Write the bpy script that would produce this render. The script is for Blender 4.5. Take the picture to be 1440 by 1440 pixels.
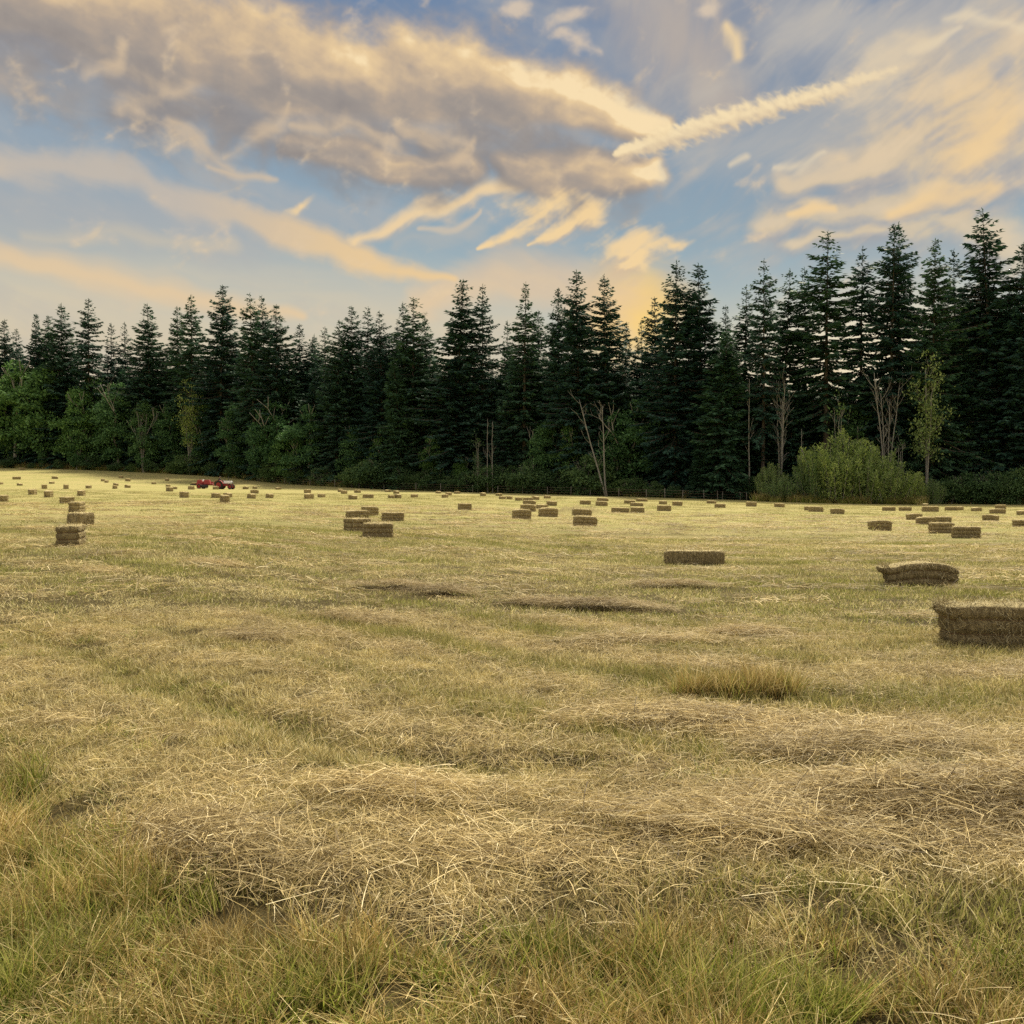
import bpy, math, random
import numpy as np
R = math.radians
PI = math.pi
for _o in list(bpy.data.objects):
    bpy.data.objects.remove(_o)
scene = bpy.context.scene
COL = scene.collection

# ------------------------------------------------------------------ camera
F = 1444.0                       # focal length, in pixels of the 1440 px photograph
PITCH = math.atan(30.0 / F)      # the camera looks down by about one degree
EYE = 1.6
cam_data = bpy.data.cameras.new('camera')
cam_data.sensor_width = 36.0
cam_data.lens = 36.0 * F / 1440.0
cam_data.clip_start = 0.05
cam_data.clip_end = 5000.0
cam = bpy.data.objects.new('camera', cam_data)
cam.location = (0, 0, EYE)
cam.rotation_euler = (PI / 2 - PITCH, 0, 0)
COL.objects.link(cam)
scene.camera = cam

# ------------------------------------------------------------------ exposure
scene.view_settings.view_transform = 'Standard'
scene.view_settings.look = 'None'
scene.view_settings.exposure = 1.0
scene.view_settings.gamma = 1.0
scene.render.engine = 'CYCLES'
scene.cycles.use_denoising = False
scene.cycles.max_bounces = 6
scene.cycles.diffuse_bounces = 3
scene.cycles.transmission_bounces = 3
scene.cycles.glossy_bounces = 2

# ------------------------------------------------------------------ sun
SUN_AZ, SUN_EL = 22.0, 50.0      # to the right, beyond the trees
sun_data = bpy.data.lights.new('sun', 'SUN')
sun_data.energy = 3.2
sun_data.angle = R(10)
sun_data.color = (1.0, 0.90, 0.70)
sun = bpy.data.objects.new('sun', sun_data)
sun.rotation_euler = (R(90 - SUN_EL), 0, R(180 - SUN_AZ))
sun.location = (30, 60, 60)
COL.objects.link(sun)

# ------------------------------------------------------------------ world: evening sky and its clouds
world = bpy.data.worlds.new('World')
scene.world = world
world.use_nodes = True
WT = world.node_tree
WT.nodes.clear()


def srgb(r, g, b, a=None):
    def f(c):
        c /= 255.0
        return c / 12.92 if c <= 0.04045 else ((c + 0.055) / 1.055) ** 2.4
    return (f(r), f(g), f(b), 1.0)


# The part of the sky above the field is computed once, cloud by cloud, over a window of
# azimuth and elevation and then looked up by direction.
SKY_AZ0, SKY_AZ1, SKY_EL0, SKY_EL1 = -46.0, 46.0, -1.0, 41.0
SKY_W, SKY_H = 2024, 924
_az = np.linspace(SKY_AZ0, SKY_AZ1, SKY_W, dtype=np.float32)
_el = np.linspace(SKY_EL0, SKY_EL1, SKY_H, dtype=np.float32)
AZ, EL = np.meshgrid(_az, _el)
P0 = (AZ, EL)
_rng = np.random.RandomState(7)
_PERM = _rng.permutation(512).astype(np.int32)
_PERM = np.concatenate([_PERM, _PERM])
_GA = (_rng.rand(512) * 2 * PI).astype(np.float32)
_GX, _GY = np.cos(_GA), np.sin(_GA)


def perlin(x, y, seed=0):
    xi = np.floor(x).astype(np.int32)
    yi = np.floor(y).astype(np.int32)
    xf = (x - xi).astype(np.float32)
    yf = (y - yi).astype(np.float32)
    u = xf * xf * xf * (xf * (xf * 6 - 15) + 10)
    v = yf * yf * yf * (yf * (yf * 6 - 15) + 10)
    xi = (xi + seed * 37) & 511
    yi = (yi + seed * 101) & 511
    x1, y1 = (xi + 1) & 511, (yi + 1) & 511
    px, px1 = _PERM[xi], _PERM[x1]
    h00, h10 = _PERM[(px + yi) & 511], _PERM[(px1 + yi) & 511]
    h01, h11 = _PERM[(px + y1) & 511], _PERM[(px1 + y1) & 511]
    n00 = _GX[h00] * xf + _GY[h00] * yf
    n10 = _GX[h10] * (xf - 1) + _GY[h10] * yf
    n01 = _GX[h01] * xf + _GY[h01] * (yf - 1)
    n11 = _GX[h11] * (xf - 1) + _GY[h11] * (yf - 1)
    a = n00 + u * (n10 - n00)
    b = n01 + u * (n11 - n01)
    return (a + v * (b - a)) * 1.35          # about -1 .. 1


def fbm(x, y, octaves=5, rough=0.5, seed=0):
    s, amp, tot = 0.0, 1.0, 0.0
    for i in range(octaves):
        s = s + amp * perlin(x, y, seed + i * 3)
        tot += amp
        amp *= rough
        x, y = x * 2.03 + 5.3, y * 2.03 - 3.1
    return s / tot


def noise(P, scale, detail=5, rough=0.55, dist=0.0, seed=0):
    x, y = P[0] * scale, P[1] * scale
    if dist:
        x, y = x + dist * perlin(x + 9.1, y + 3.7, seed + 50), y + dist * perlin(x - 4.2, y + 7.9, seed + 51)
    return 0.5 + 0.62 * fbm(x, y, int(detail), rough, seed)


def smax(a, b): return np.maximum(a, b)
def smin(a, b): return np.minimum(a, b)


def sstep(lo, hi, x):
    t = np.clip((x - lo) / (hi - lo), 0, 1)
    return t * t * (3 - 2 * t)


def mixc(fac, a, b):
    f = np.clip(fac, 0, 1)
    f = f[..., None] if isinstance(f, np.ndarray) and f.ndim == 2 else f
    a = np.asarray(a, dtype=np.float32)[..., :3]
    b = np.asarray(b, dtype=np.float32)[..., :3]
    return a + (b - a) * f


def ramp(fac, stops):
    xs = [p for p, _ in stops]
    return np.stack([np.interp(fac, xs, [c[k] for _, c in stops]) for k in range(3)], -1).astype(np.float32)


def deg(px, py):
    """azimuth and elevation, in degrees, of what the photograph shows at (px, py)"""
    a, b = (px - 720) / F, (720 - py) / F
    y = math.cos(PITCH) + b * math.sin(PITCH)
    z = -math.sin(PITCH) + b * math.cos(PITCH)
    return math.degrees(math.atan2(a, y)), math.degrees(math.atan2(z, math.hypot(a, y)))


def warped(amount, scale, seed, detail=4, rough=0.6):
    return (AZ + amount * 0.62 * fbm(AZ * scale, EL * scale, detail, rough, seed),
            EL + amount * 0.62 * fbm(AZ * scale, EL * scale, detail, rough, seed + 77))


PW1 = warped(3.0, 0.24, 3, 5, 0.5)       # billowing edges
PW2 = warped(1.6, 0.22, 11, 3, 0.45)   # gentle bends for streaks
PW3 = warped(5.0, 0.12, 23, 5)


def stroke(P, pts):
    """soft band along points (px, py, half width px); 1 on its line, 0 at its edge"""
    best = None
    pts = [(*deg(p[0], p[1]), p[2] / 25.2) for p in pts]
    for (ax, ay, aw), (bx, by, bw) in zip(pts, pts[1:]):
        bax, bay = bx - ax, by - ay
        l2 = bax * bax + bay * bay
        pax, pay = P[0] - ax, P[1] - ay
        h = np.clip((pax * bax + pay * bay) / l2, 0, 1)
        d = np.hypot(pax - bax * h, pay - bay * h)
        m = 1.0 - d / (aw + (bw - aw) * h)
        best = m if best is None else np.maximum(best, m)
    return np.maximum(best, -1.0)


def blob(P, px, py, rx, ry, rot=0.0):
    ax, ay = deg(px, py)
    rx, ry = rx / 25.2, ry / 25.2
    c, s = math.cos(R(rot)), math.sin(R(rot))      # rot: counter-clockwise in the picture
    u = ((P[0] - ax) * c + (P[1] - ay) * s) / rx
    v = (-(P[0] - ax) * s + (P[1] - ay) * c) / ry
    return np.maximum(1.0 - np.hypot(u, v), -1.0)


def union(*ms):
    r = ms[0]
    for m in ms[1:]:
        r = np.maximum(r, m)
    return r


def streaky(rot, sx, sy, seed, detail=6, rough=0.52, dist=0.25):
    """noise drawn out along a direction (degrees, counter-clockwise)"""
    c, s = math.cos(R(rot)), math.sin(R(rot))
    u = (PW2[0] * c + PW2[1] * s) * sx
    v = (-PW2[0] * s + PW2[1] * c) * sy
    return noise((u, v), 1.0, detail, rough, dist, int(seed))


N_puff = noise(P0, 0.42, 7, 0.52, 0.3, 5)
N_puff_b = noise((AZ + 0.30, EL + 0.42), 0.42, 7, 0.52, 0.3, 5)
N_soft = noise(P0, 0.33, 5, 0.48, 0.3, 41)
N_big = noise(P0, 0.14, 4, 0.5, 0, 9)
N_dn = streaky(-24, 0.10, 0.75, 2)          # drawn out down to the right
N_up = streaky(24, 0.14, 0.9, 7)            # drawn out up to the right
N_flat = streaky(-3, 0.06, 0.6, 13)
relief = N_puff - N_puff_b                  # lit from the upper right

def shift(A, d, dirx=0.45, diry=0.9):
    """the field as seen d degrees further towards the light"""
    px = int(round(d * dirx * (SKY_W - 1) / (SKY_AZ1 - SKY_AZ0)))
    py = int(round(d * diry * (SKY_H - 1) / (SKY_EL1 - SKY_EL0)))
    return np.roll(np.roll(A, -px, 1), -py, 0)


def billow(P, scale, octaves=5, rough=0.5, seed=0):
    x, y = P[0] * scale, P[1] * scale
    s, amp, tot = 0.0, 1.0, 0.0
    for i in range(octaves):
        s = s + amp * (1 - np.abs(perlin(x, y, seed + i * 3)) * 1.8)
        tot += amp
        amp *= rough
        x, y = x * 2.07 + 3.3, y * 2.07 - 1.1
    return s / tot - 0.45                      # about -0.5 .. 0.5, rounded heads


PW1 = warped(2.2, 0.20, 3, 3, 0.5)
B1 = billow((AZ, EL * 1.25), 0.26, 6, 0.5, 17)
B2 = billow((AZ * 0.8, EL * 1.3), 0.55, 5, 0.55, 33)
FIB_DN = streaky(-22, 0.07, 0.50, 2, 6, 0.55)
FIB_DN2 = streaky(-14, 0.16, 1.3, 19, 5, 0.5)
FIB_UP = streaky(26, 0.09, 0.55, 7, 6, 0.55)
FIB_UP2 = streaky(34, 0.2, 1.5, 29, 5, 0.5)
PALETTE = [(0.0, srgb(146, 138, 134)), (0.28, srgb(160, 150, 142)), (0.5, srgb(180, 163, 146)), (0.72, srgb(212, 186, 152)), (0.9, srgb(234, 204, 158)), (1.0, srgb(250, 224, 178))]


def lit(D, k=1.0, base=0.35, ds=((0.35, 1.0), (0.9, 0.9), (2.2, 0.7))):
    T = np.clip(D, -0.4, 1.3)
    L = sum(w * (T - shift(T, d)) for d, w in ds)
    return np.clip(base + k * L, 0, 1)


# clear sky
col = ramp(EL / 90.0, [
    (0.0, srgb(232, 205, 165)), (6 / 90, srgb(214, 200, 172)), (9 / 90, srgb(190, 193, 182)), (11.5 / 90, srgb(162, 180, 186)), (14 / 90, srgb(143, 168, 183)),
    (18 / 90, srgb(130, 157, 179)), (22 / 90, srgb(116, 142, 172)), (28 / 90, srgb(103, 127, 162)), (50 / 90, srgb(96, 116, 150)), (1.0, srgb(90, 108, 140))])


def layer(alpha, color, mul=1.0):
    global col
    col = mixc(alpha * mul, col, color)


left = 1 - sstep(-26, -2, AZ)
layer(left * (1 - sstep(6, 16, EL)), srgb(204, 194, 172), 0.65)
layer(left * sstep(10, 14, EL) * (1 - sstep(17, 22, EL)), srgb(160, 168, 176), 0.55)
low = sstep(-1.0, 0.6, stroke(P0, [(-300, 455, 110), (300, 475, 90), (700, 480, 60)]))
layer(low * (0.6 + 0.8 * (N_flat - 0.5)), srgb(222, 203, 170), 0.75)
layer(sstep(-0.3, 0.9, blob(PW2, 888, 445, 95, 80) + (FIB_DN - 0.5) * 0.6), srgb(255, 212, 122), 0.95)
layer(sstep(-0.2, 1.1, blob(PW1, 1235, 500, 240, 110)), srgb(250, 232, 196), 0.85)
layer(sstep(-0.7, 0.8, stroke(PW2, [(600, 425, 28), (700, 392, 34), (790, 395, 34), (860, 425, 40)]) + (FIB_DN - 0.5) * 1.2), srgb(230, 200, 160), 0.75)

# sheets of thin veil
v = sstep(-0.7, 1.0, union(blob(PW3, 1010, 70, 300, 200, 0), blob(PW3, 1260, 120, 260, 150, 15)) + (FIB_UP - 0.5) * 1.2)
layer(v, srgb(158, 157, 160), 0.62)
v = sstep(-0.5, 0.9, stroke(PW2, [(900, -60, 70), (950, 40, 80), (1010, 140, 50)]) + (streaky(80, 0.10, 0.45, 31) - 0.5) * 1.6)
layer(v, srgb(194, 178, 162), 0.65)
v = sstep(-0.6, 1.0, stroke(PW3, [(1160, 40, 60), (1300, 60, 60), (1520, 20, 90)]) + (FIB_UP - 0.5) * 1.6 + (FIB_UP2 - 0.5) * 0.7)
layer(v, srgb(200, 192, 180), 0.62)
v = sstep(-0.4, 1.1, stroke(PW2, [(960, 220, 36), (1100, 200, 60), (1260, 165, 60)]) + (FIB_UP - 0.5) * 1.4 + (FIB_UP2 - 0.5) * 0.8)
layer(v, srgb(182, 180, 176), 0.6)
v = sstep(-0.6, 1.0, stroke(PW3, [(-60, 290, 60), (250, 300, 46), (520, 310, 30)]) + (FIB_DN - 0.5) * 1.3)
layer(v, srgb(172, 174, 176), 0.5)

v = sstep(0.42, 0.72, FIB_DN * 0.6 + N_soft * 0.4) * (1 - sstep(2, 10, AZ))
layer(v, srgb(182, 180, 176), 0.35)
v = sstep(0.45, 0.75, FIB_UP * 0.6 + N_soft * 0.4) * sstep(4, 12, AZ) * sstep(9, 14, EL)
layer(v, srgb(196, 188, 176), 0.5)

# pale orange band low on the left
d = stroke(PW2, [(-80, 343, 26), (80, 368, 27), (220, 402, 24), (330, 430, 18), (430, 452, 8)]) + (FIB_DN - 0.5) * 0.9 + (FIB_DN2 - 0.5) * 0.3
layer(sstep(-0.25, 0.95, d), srgb(230, 201, 160), 0.8)
d = stroke(PW2, [(40, 322, 12), (190, 338, 16), (330, 350, 10)]) + (FIB_DN - 0.5) * 1.4
layer(sstep(-0.3, 1.1, d), srgb(208, 194, 170), 0.5)

# long streak falling to the right: greyish peach, then gold
d = stroke(PW2, [(-80, 206, 24), (60, 232, 24), (200, 262, 23), (330, 303, 21), (420, 332, 26), (490, 362, 30), (560, 380, 20), (640, 392, 6)]) + (FIB_DN - 0.5) * 0.9 + (FIB_DN2 - 0.5) * 0.4 + (N_puff - 0.5) * 0.6 + (N_soft - 0.5) * 0.6
layer(sstep(-0.25, 0.85, d), mixc(sstep(-19, -7, AZ), srgb(196, 185, 172), srgb(238, 203, 150)), 0.88)
d = stroke(PW2, [(600, 300, 5), (680, 318, 16), (560, 340, 16)]) + (FIB_UP - 0.5) * 1.5
layer(sstep(-0.2, 1.2, d), srgb(186, 182, 174), 0.5)
# thin streak rising to the right
d = stroke(PW2, [(495, 338, 8), (560, 318, 12), (620, 292, 14), (690, 268, 13), (760, 250, 5)]) + (FIB_UP2 - 0.5) * 1.0 + (N_puff - 0.5) * 1.2
layer(sstep(-0.55, 1.1, d), mixc(lit(d, 0.6, 0.5), srgb(206, 186, 162), srgb(244, 212, 162)), 0.88)
d = stroke(PW2, [(590, 325, 4), (640, 318, 8), (680, 300, 3)]) + (FIB_UP2 - 0.5) * 1.0
layer(sstep(-0.1, 1.0, d), srgb(220, 198, 168), 0.6)

# broad cloud at the right
d = union(blob(PW1, 1350, 205, 150, 78, 32), blob(PW1, 1445, 140, 95, 70, 40), stroke(PW1, [(1080, 305, 18), (1200, 296, 30), (1330, 272, 44), (1400, 240, 46), (1470, 180, 50)]),
          stroke(PW1, [(1120, 338, 14), (1250, 326, 26), (1400, 328, 40)]), stroke(PW2, [(1120, 262, 16), (1210, 240, 26), (1290, 205, 34)]))
d = d + (FIB_UP - 0.5) * 0.9 + (FIB_UP2 - 0.5) * 0.3 + (N_soft - 0.5) * 0.8 + B1 * 0.5 - 0.02
c = lit(d * 0.8, 0.75, 0.56, ((0.4, 0.8), (1.3, 0.8)))
layer(sstep(-0.9, 0.85, d + (N_puff - 0.5) * 0.7), ramp(c, [(0.0, srgb(170, 162, 160)), (0.4, srgb(200, 184, 166)), (0.7, srgb(232, 204, 160)), (1.0, srgb(242, 212, 166))]), 0.64)
d = union(blob(PW1, 1375, 180, 70, 40, 60), stroke(PW1, [(1250, 300, 12), (1330, 288, 20), (1400, 258, 16)]), stroke(PW2, [(1120, 300, 6), (1150, 298, 14), (1180, 296, 6)])) + (FIB_UP - 0.5) * 0.9 + B2 * 0.5
layer(sstep(-0.3, 1.1, d), srgb(248, 211, 152), 0.65)

# the big bank
m = union(stroke(PW1, [(-150, -10, 80), (40, 20, 85), (180, 75, 95), (330, 105, 100), (480, 145, 84), (640, 145, 84), (760, 150, 66), (860, 165, 44), (925, 190, 22)]),
          stroke(PW1, [(420, 200, 44), (540, 238, 40), (650, 225, 40)]), stroke(PW1, [(720, 225, 40), (800, 250, 52), (875, 258, 44), (915, 262, 26)]))
d = m * 1.3 + B1 * 0.62 + B2 * 0.24 + (FIB_DN - 0.5) * 0.45
under = sstep(0.0, 0.8, shift(m, 1.2) - m)                    # the ragged, thinner underside
a = sstep(-0.5, 0.65, d) * (1 - 0.35 * under) * (1 - 0.8 * under * sstep(0.46, 0.62, FIB_DN * 0.5 + N_soft * 0.5))
depth = sstep(0.0, 1.0, m)
T = np.clip(m * 1.1, -0.3, 0.8)
L = 0.25 + 0.50 * (T - shift(T, 1.5)) + 0.55 * (T - shift(T, 0.6)) + 0.04 + 0.18 * (B1 - shift(B1, 0.8)) + 0.10 * (B2 - shift(B2, 0.4)) + 0.45 * (FIB_DN - 0.5) + 0.5 * (N_soft - 0.5)
L = L + 0.12 * sstep(0, 9, AZ + 1) + 0.16 * (1 - depth)
layer(a, ramp(np.clip(L, 0, 1), PALETTE), 0.97)
# gilt fibres hanging over the shaded face and below it
w = union(stroke(PW2, [(322, 206, 8), (365, 194, 14), (392, 172, 12), (402, 150, 4)]), stroke(PW2, [(236, 165, 8), (290, 196, 16), (335, 228, 10)]), stroke(PW2, [(300, 222, 6), (345, 236, 11), (385, 247, 4)]),
          stroke(PW1, [(165, 155, 12), (210, 125, 28), (275, 130, 12)]), stroke(PW2, [(120, 104, 8), (158, 100, 12), (168, 66, 6)]),
          stroke(PW1, [(410, 168, 8), (480, 180, 16), (560, 208, 12), (610, 220, 8)]), stroke(PW1, [(590, 222, 6), (640, 208, 16), (665, 195, 6)]), stroke(PW1, [(560, 180, 8), (620, 185, 20), (660, 200, 8)]))
w = w + (N_puff - 0.5) * 2.4 + (FIB_DN2 - 0.5) * 1.4
layer(sstep(-0.5, 1.4, w), srgb(220, 194, 160), 0.62)
# torn gold under the right end
w = union(stroke(P0, [(672, 350, 2), (715, 334, 10), (748, 314, 16), (770, 292, 14)]), stroke(P0, [(742, 345, 2), (790, 324, 12), (832, 300, 16)]), blob(P0, 765, 292, 44, 16, 8),
          blob(PW1, 896, 342, 40, 17, -8), blob(PW1, 905, 362, 26, 12, 0), blob(PW2, 958, 343, 18, 8), blob(PW2, 432, 293, 18, 9, 20))
d = w + (N_puff - 0.5) * 2.0 + (FIB_UP2 - 0.5) * 1.4 + B2 * 0.6
layer(sstep(-0.7, 1.0, d), mixc(lit(d, 0.6, 0.6), srgb(214, 188, 156), srgb(248, 214, 158)), 0.9)
# scraps high up
w = union(stroke(PW2, [(782, 52, 8), (812, 66, 11), (846, 77, 4)]), blob(PW2, 728, 14, 14, 8), blob(PW2, 795, 26, 24, 8, 20), blob(PW2, 1000, 18, 14, 8))
layer(sstep(-0.7, 1.3, w + (N_puff - 0.5) * 2.6 + B2 * 1.0), srgb(220, 200, 176), 0.8)
layer(sstep(-0.5, 1.2, stroke(P0, [(1022, 36, 7), (1034, 54, 14), (1038, 78, 8)]) + (N_puff - 0.5) * 1.4), srgb(246, 216, 164), 0.8)
w = union(stroke(PW2, [(1098, 240, 6), (1140, 232, 10), (1168, 218, 4)]), stroke(PW2, [(1025, 238, 5), (1050, 224, 8)]), stroke(PW2, [(1275, 74, 7), (1310, 60, 11), (1345, 46, 5)]), stroke(PW2, [(1330, 22, 7), (1380, 34, 12), (1440, 46, 8)]))
layer(sstep(-0.25, 1.2, w + (FIB_UP2 - 0.5) * 1.4 + (N_puff - 0.5) * 0.8), srgb(232, 214, 182), 0.65)

# ribbed trail
tr = [(868, 216, 5), (905, 204, 12), (950, 190, 16), (1010, 171, 16), (1080, 152, 15), (1150, 134, 13), (1215, 112, 9), (1260, 96, 5)]
cst, snt = math.cos(R(17)), math.sin(R(17))
tu = AZ * cst + EL * snt
tv = -AZ * snt + EL * cst
rb = billow((tu * 1.5 + tv * 0.9, tv * 1.1), 1.0, 4, 0.5, 4)
d = stroke(P0, tr) + rb * 0.95 + (N_puff - 0.5) * 0.6 - 0.2 * sstep(7, 16, AZ)
layer(sstep(-0.35, 0.7, d), ramp(lit(d, 0.25, 0.66, ((0.25, 1.0), (0.6, 0.7))), [(0.0, srgb(182, 164, 146)), (0.5, srgb(222, 198, 162)), (1.0, srgb(250, 226, 180))]), 0.9)
layer(sstep(-0.5, 1.1, blob(PW1, 1250, 102, 60, 26, 14) + (FIB_UP - 0.5) * 1.5 + B2 * 0.6), srgb(226, 206, 174), 0.75)

SKY_RGB = np.clip(col, 0, 1.2)
if bpy is None:
    raise SystemExit

sky_img = bpy.data.images.new('evening_clouds', SKY_W, SKY_H, alpha=False, float_buffer=True)
sky_img.colorspace_settings.name = 'Linear Rec.709'
_px = np.ones((SKY_H, SKY_W, 4), dtype=np.float32)
_px[..., :3] = SKY_RGB
sky_img.pixels.foreach_set(_px.ravel())
sky_img.update()
sky_img.pack()


def wnode(kind, **kw):
    n = WT.nodes.new(kind)
    for k, v in kw.items():
        setattr(n, k, v)
    return n


def wmath(op, a, b=None, c=None):
    n = wnode('ShaderNodeMath', operation=op)
    for i, v in enumerate((a, b, c)):
        if v is None:
            continue
        if isinstance(v, (int, float)):
            n.inputs[i].default_value = v
        else:
            WT.links.new(v, n.inputs[i])
    return n.outputs[0]


def wstep(lo, hi, v):
    n = wnode('ShaderNodeMapRange', interpolation_type='SMOOTHSTEP')
    n.inputs['From Min'].default_value = lo
    n.inputs['From Max'].default_value = hi
    WT.links.new(v, n.inputs['Value'])
    return n.outputs[0]


def wmix(fac, a, b, blend='MIX'):
    n = wnode('ShaderNodeMix', data_type='RGBA', blend_type=blend)
    for i, v in ((0, fac), (6, a), (7, b)):
        if isinstance(v, (tuple, float)):
            n.inputs[i].default_value = v
        else:
            WT.links.new(v, n.inputs[i])
    return n.outputs[2]


tc = wnode('ShaderNodeTexCoord')
sep = wnode('ShaderNodeSeparateXYZ')
WT.links.new(tc.outputs['Generated'], sep.inputs[0])
w_az = wmath('MULTIPLY', wmath('ARCTAN2', sep.outputs[0], sep.outputs[1]), 57.29578)
w_el = wmath('MULTIPLY', wmath('ARCSINE', sep.outputs[2]), 57.29578)
uv = wnode('ShaderNodeCombineXYZ')
WT.links.new(wmath('DIVIDE', wmath('SUBTRACT', w_az, SKY_AZ0), SKY_AZ1 - SKY_AZ0), uv.inputs[0])
WT.links.new(wmath('DIVIDE', wmath('SUBTRACT', w_el, SKY_EL0), SKY_EL1 - SKY_EL0), uv.inputs[1])
tex = wnode('ShaderNodeTexImage', image=sky_img, interpolation='Cubic', extension='EXTEND')
WT.links.new(uv.outputs[0], tex.inputs[0])
# the rest of the sky: clear evening sky with broken cloud
nish = wnode('ShaderNodeTexSky', sky_type='NISHITA', sun_disc=False)
nish.sun_elevation = R(SUN_EL)
nish.sun_rotation = R(SUN_AZ)
nish.dust_density = 2.0
nz = wnode('ShaderNodeTexNoise')
nz.inputs['Scale'].default_value = 3.2
nz.inputs['Detail'].default_value = 4
WT.links.new(tc.outputs['Generated'], nz.inputs['Vector'])
rest = wmix(wstep(0.40, 0.62, nz.outputs[0]), nish.outputs[0], tuple(c * 19 for c in srgb(206, 190, 170)[:3]) + (1,))   # added unseen cloud, brightened to light the camera side of the trees
rest = wmix(wstep(-0.5, -6, w_el), rest, (0.6, 0.5, 0.3, 1))
inside = wmix(1.0, tex.outputs[0], (10.0, 10.0, 10.0, 1), 'MULTIPLY')
far_side = wmath('MAXIMUM', wstep(34, 44, wmath('ABSOLUTE', w_az)), wstep(31, 40, w_el))
sky_col = wmix(far_side, inside, rest)
bgn = wnode('ShaderNodeBackground')
bgn.inputs['Strength'].default_value = 0.05
WT.links.new(sky_col, bgn.inputs['Color'])
wout = wnode('ShaderNodeOutputWorld')
WT.links.new(bgn.outputs[0], wout.inputs[0])
world.cycles.sampling_method = 'MANUAL'
world.cycles.sample_map_resolution = 1024

# ================================================================== helpers
def link(o, parent=None):
    COL.objects.link(o)
    if parent is not None:
        o.parent = parent
    return o


def make_mesh(name, V, Fq=None, Ft=None, mats=(), mat_idx=None, smooth=False, attrs=None):
    """mesh from numpy: V (n,3), quads (m,4), triangles (k,3); attrs: point float attributes"""
    V = np.asarray(V, dtype=np.float32).reshape(-1, 3)
    loops, starts, n = [], [], 0
    if Fq is not None and len(Fq):
        Fq = np.asarray(Fq, dtype=np.int32)
        loops.append(Fq.ravel())
        starts.append(np.arange(len(Fq)) * 4)
        n = Fq.size
    if Ft is not None and len(Ft):
        Ft = np.asarray(Ft, dtype=np.int32)
        loops.append(Ft.ravel())
        starts.append(n + np.arange(len(Ft)) * 3)
    L = np.concatenate(loops).astype(np.int32)
    St = np.concatenate(starts).astype(np.int32)
    me = bpy.data.meshes.new(name)
    me.vertices.add(len(V))
    me.vertices.foreach_set('co', V.ravel())
    me.loops.add(len(L))
    me.loops.foreach_set('vertex_index', L)
    me.polygons.add(len(St))
    me.polygons.foreach_set('loop_start', St)
    me.update(calc_edges=True)
    for m in mats:
        me.materials.append(m)
    if mat_idx is not None:
        me.polygons.foreach_set('material_index', np.asarray(mat_idx, dtype=np.int32))
    me.polygons.foreach_set('use_smooth', np.full(len(St), bool(smooth)))
    for k, a in (attrs or {}).items():
        at = me.attributes.new(k, 'FLOAT', 'POINT')
        at.data.foreach_set('value', np.asarray(a, dtype=np.float32))
    me.update()
    return me


class Acc:
    """collects pieces of one mesh"""

    def __init__(self):
        self.v, self.q, self.t, self.mq, self.mt, self.n = [], [], [], [], [], 0
        self.at = {}

    def add(self, V, Fq=None, Ft=None, mat=0, **attrs):
        V = np.asarray(V, dtype=np.float32).reshape(-1, 3)
        if Fq is not None and len(Fq):
            Fq = np.asarray(Fq, dtype=np.int32)
            self.q.append(Fq + self.n)
            self.mq.append(np.full(len(Fq), mat))
        if Ft is not None and len(Ft):
            Ft = np.asarray(Ft, dtype=np.int32)
            self.t.append(Ft + self.n)
            self.mt.append(np.full(len(Ft), mat))
        for k, a in attrs.items():
            self.at.setdefault(k, []).append((self.n, len(V), a))
        self.v.append(V)
        self.n += len(V)

    def mesh(self, name, mats, smooth=False):
        at = {}
        for k, parts in self.at.items():
            arr = np.zeros(self.n, dtype=np.float32)
            for s, l, a in parts:
                arr[s:s + l] = a
            at[k] = arr
        return make_mesh(name, np.concatenate(self.v), np.concatenate(self.q) if self.q else None,
                         np.concatenate(self.t) if self.t else None, mats,
                         np.concatenate(self.mq + self.mt), smooth, at)


def tube(acc, pts, rad, sides=8, mat=0, cap=True, **attrs):
    pts = np.asarray(pts, dtype=float)
    n = len(pts)
    rad = np.broadcast_to(np.asarray(rad, dtype=float), (n,))
    V = []
    T = np.gradient(pts, axis=0)
    T /= np.linalg.norm(T, axis=1)[:, None] + 1e-9
    ref = np.array([0, 0, 1.0]) if abs(T[0][2]) < 0.9 else np.array([1.0, 0, 0])
    for i in range(n):
        a = np.cross(T[i], ref)
        a /= np.linalg.norm(a) + 1e-9
        b = np.cross(T[i], a)
        th = np.arange(sides) / sides * 2 * PI
        V.append(pts[i] + rad[i] * (np.cos(th)[:, None] * a + np.sin(th)[:, None] * b))
    V = np.concatenate(V)
    k = np.arange(sides)
    Fq = np.concatenate([np.stack([i * sides + k, i * sides + (k + 1) % sides, (i + 1) * sides + (k + 1) % sides, (i + 1) * sides + k], 1) for i in range(n - 1)])
    Ft = None
    if cap:
        V = np.concatenate([V, pts[:1], pts[-1:]])
        Ft = np.concatenate([np.stack([(k + 1) % sides, k, np.full(sides, n * sides)], 1),
                             np.stack([(n - 1) * sides + k, (n - 1) * sides + (k + 1) % sides, np.full(sides, n * sides + 1)], 1)])
    acc.add(V, Fq, Ft, mat, **attrs)


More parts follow.
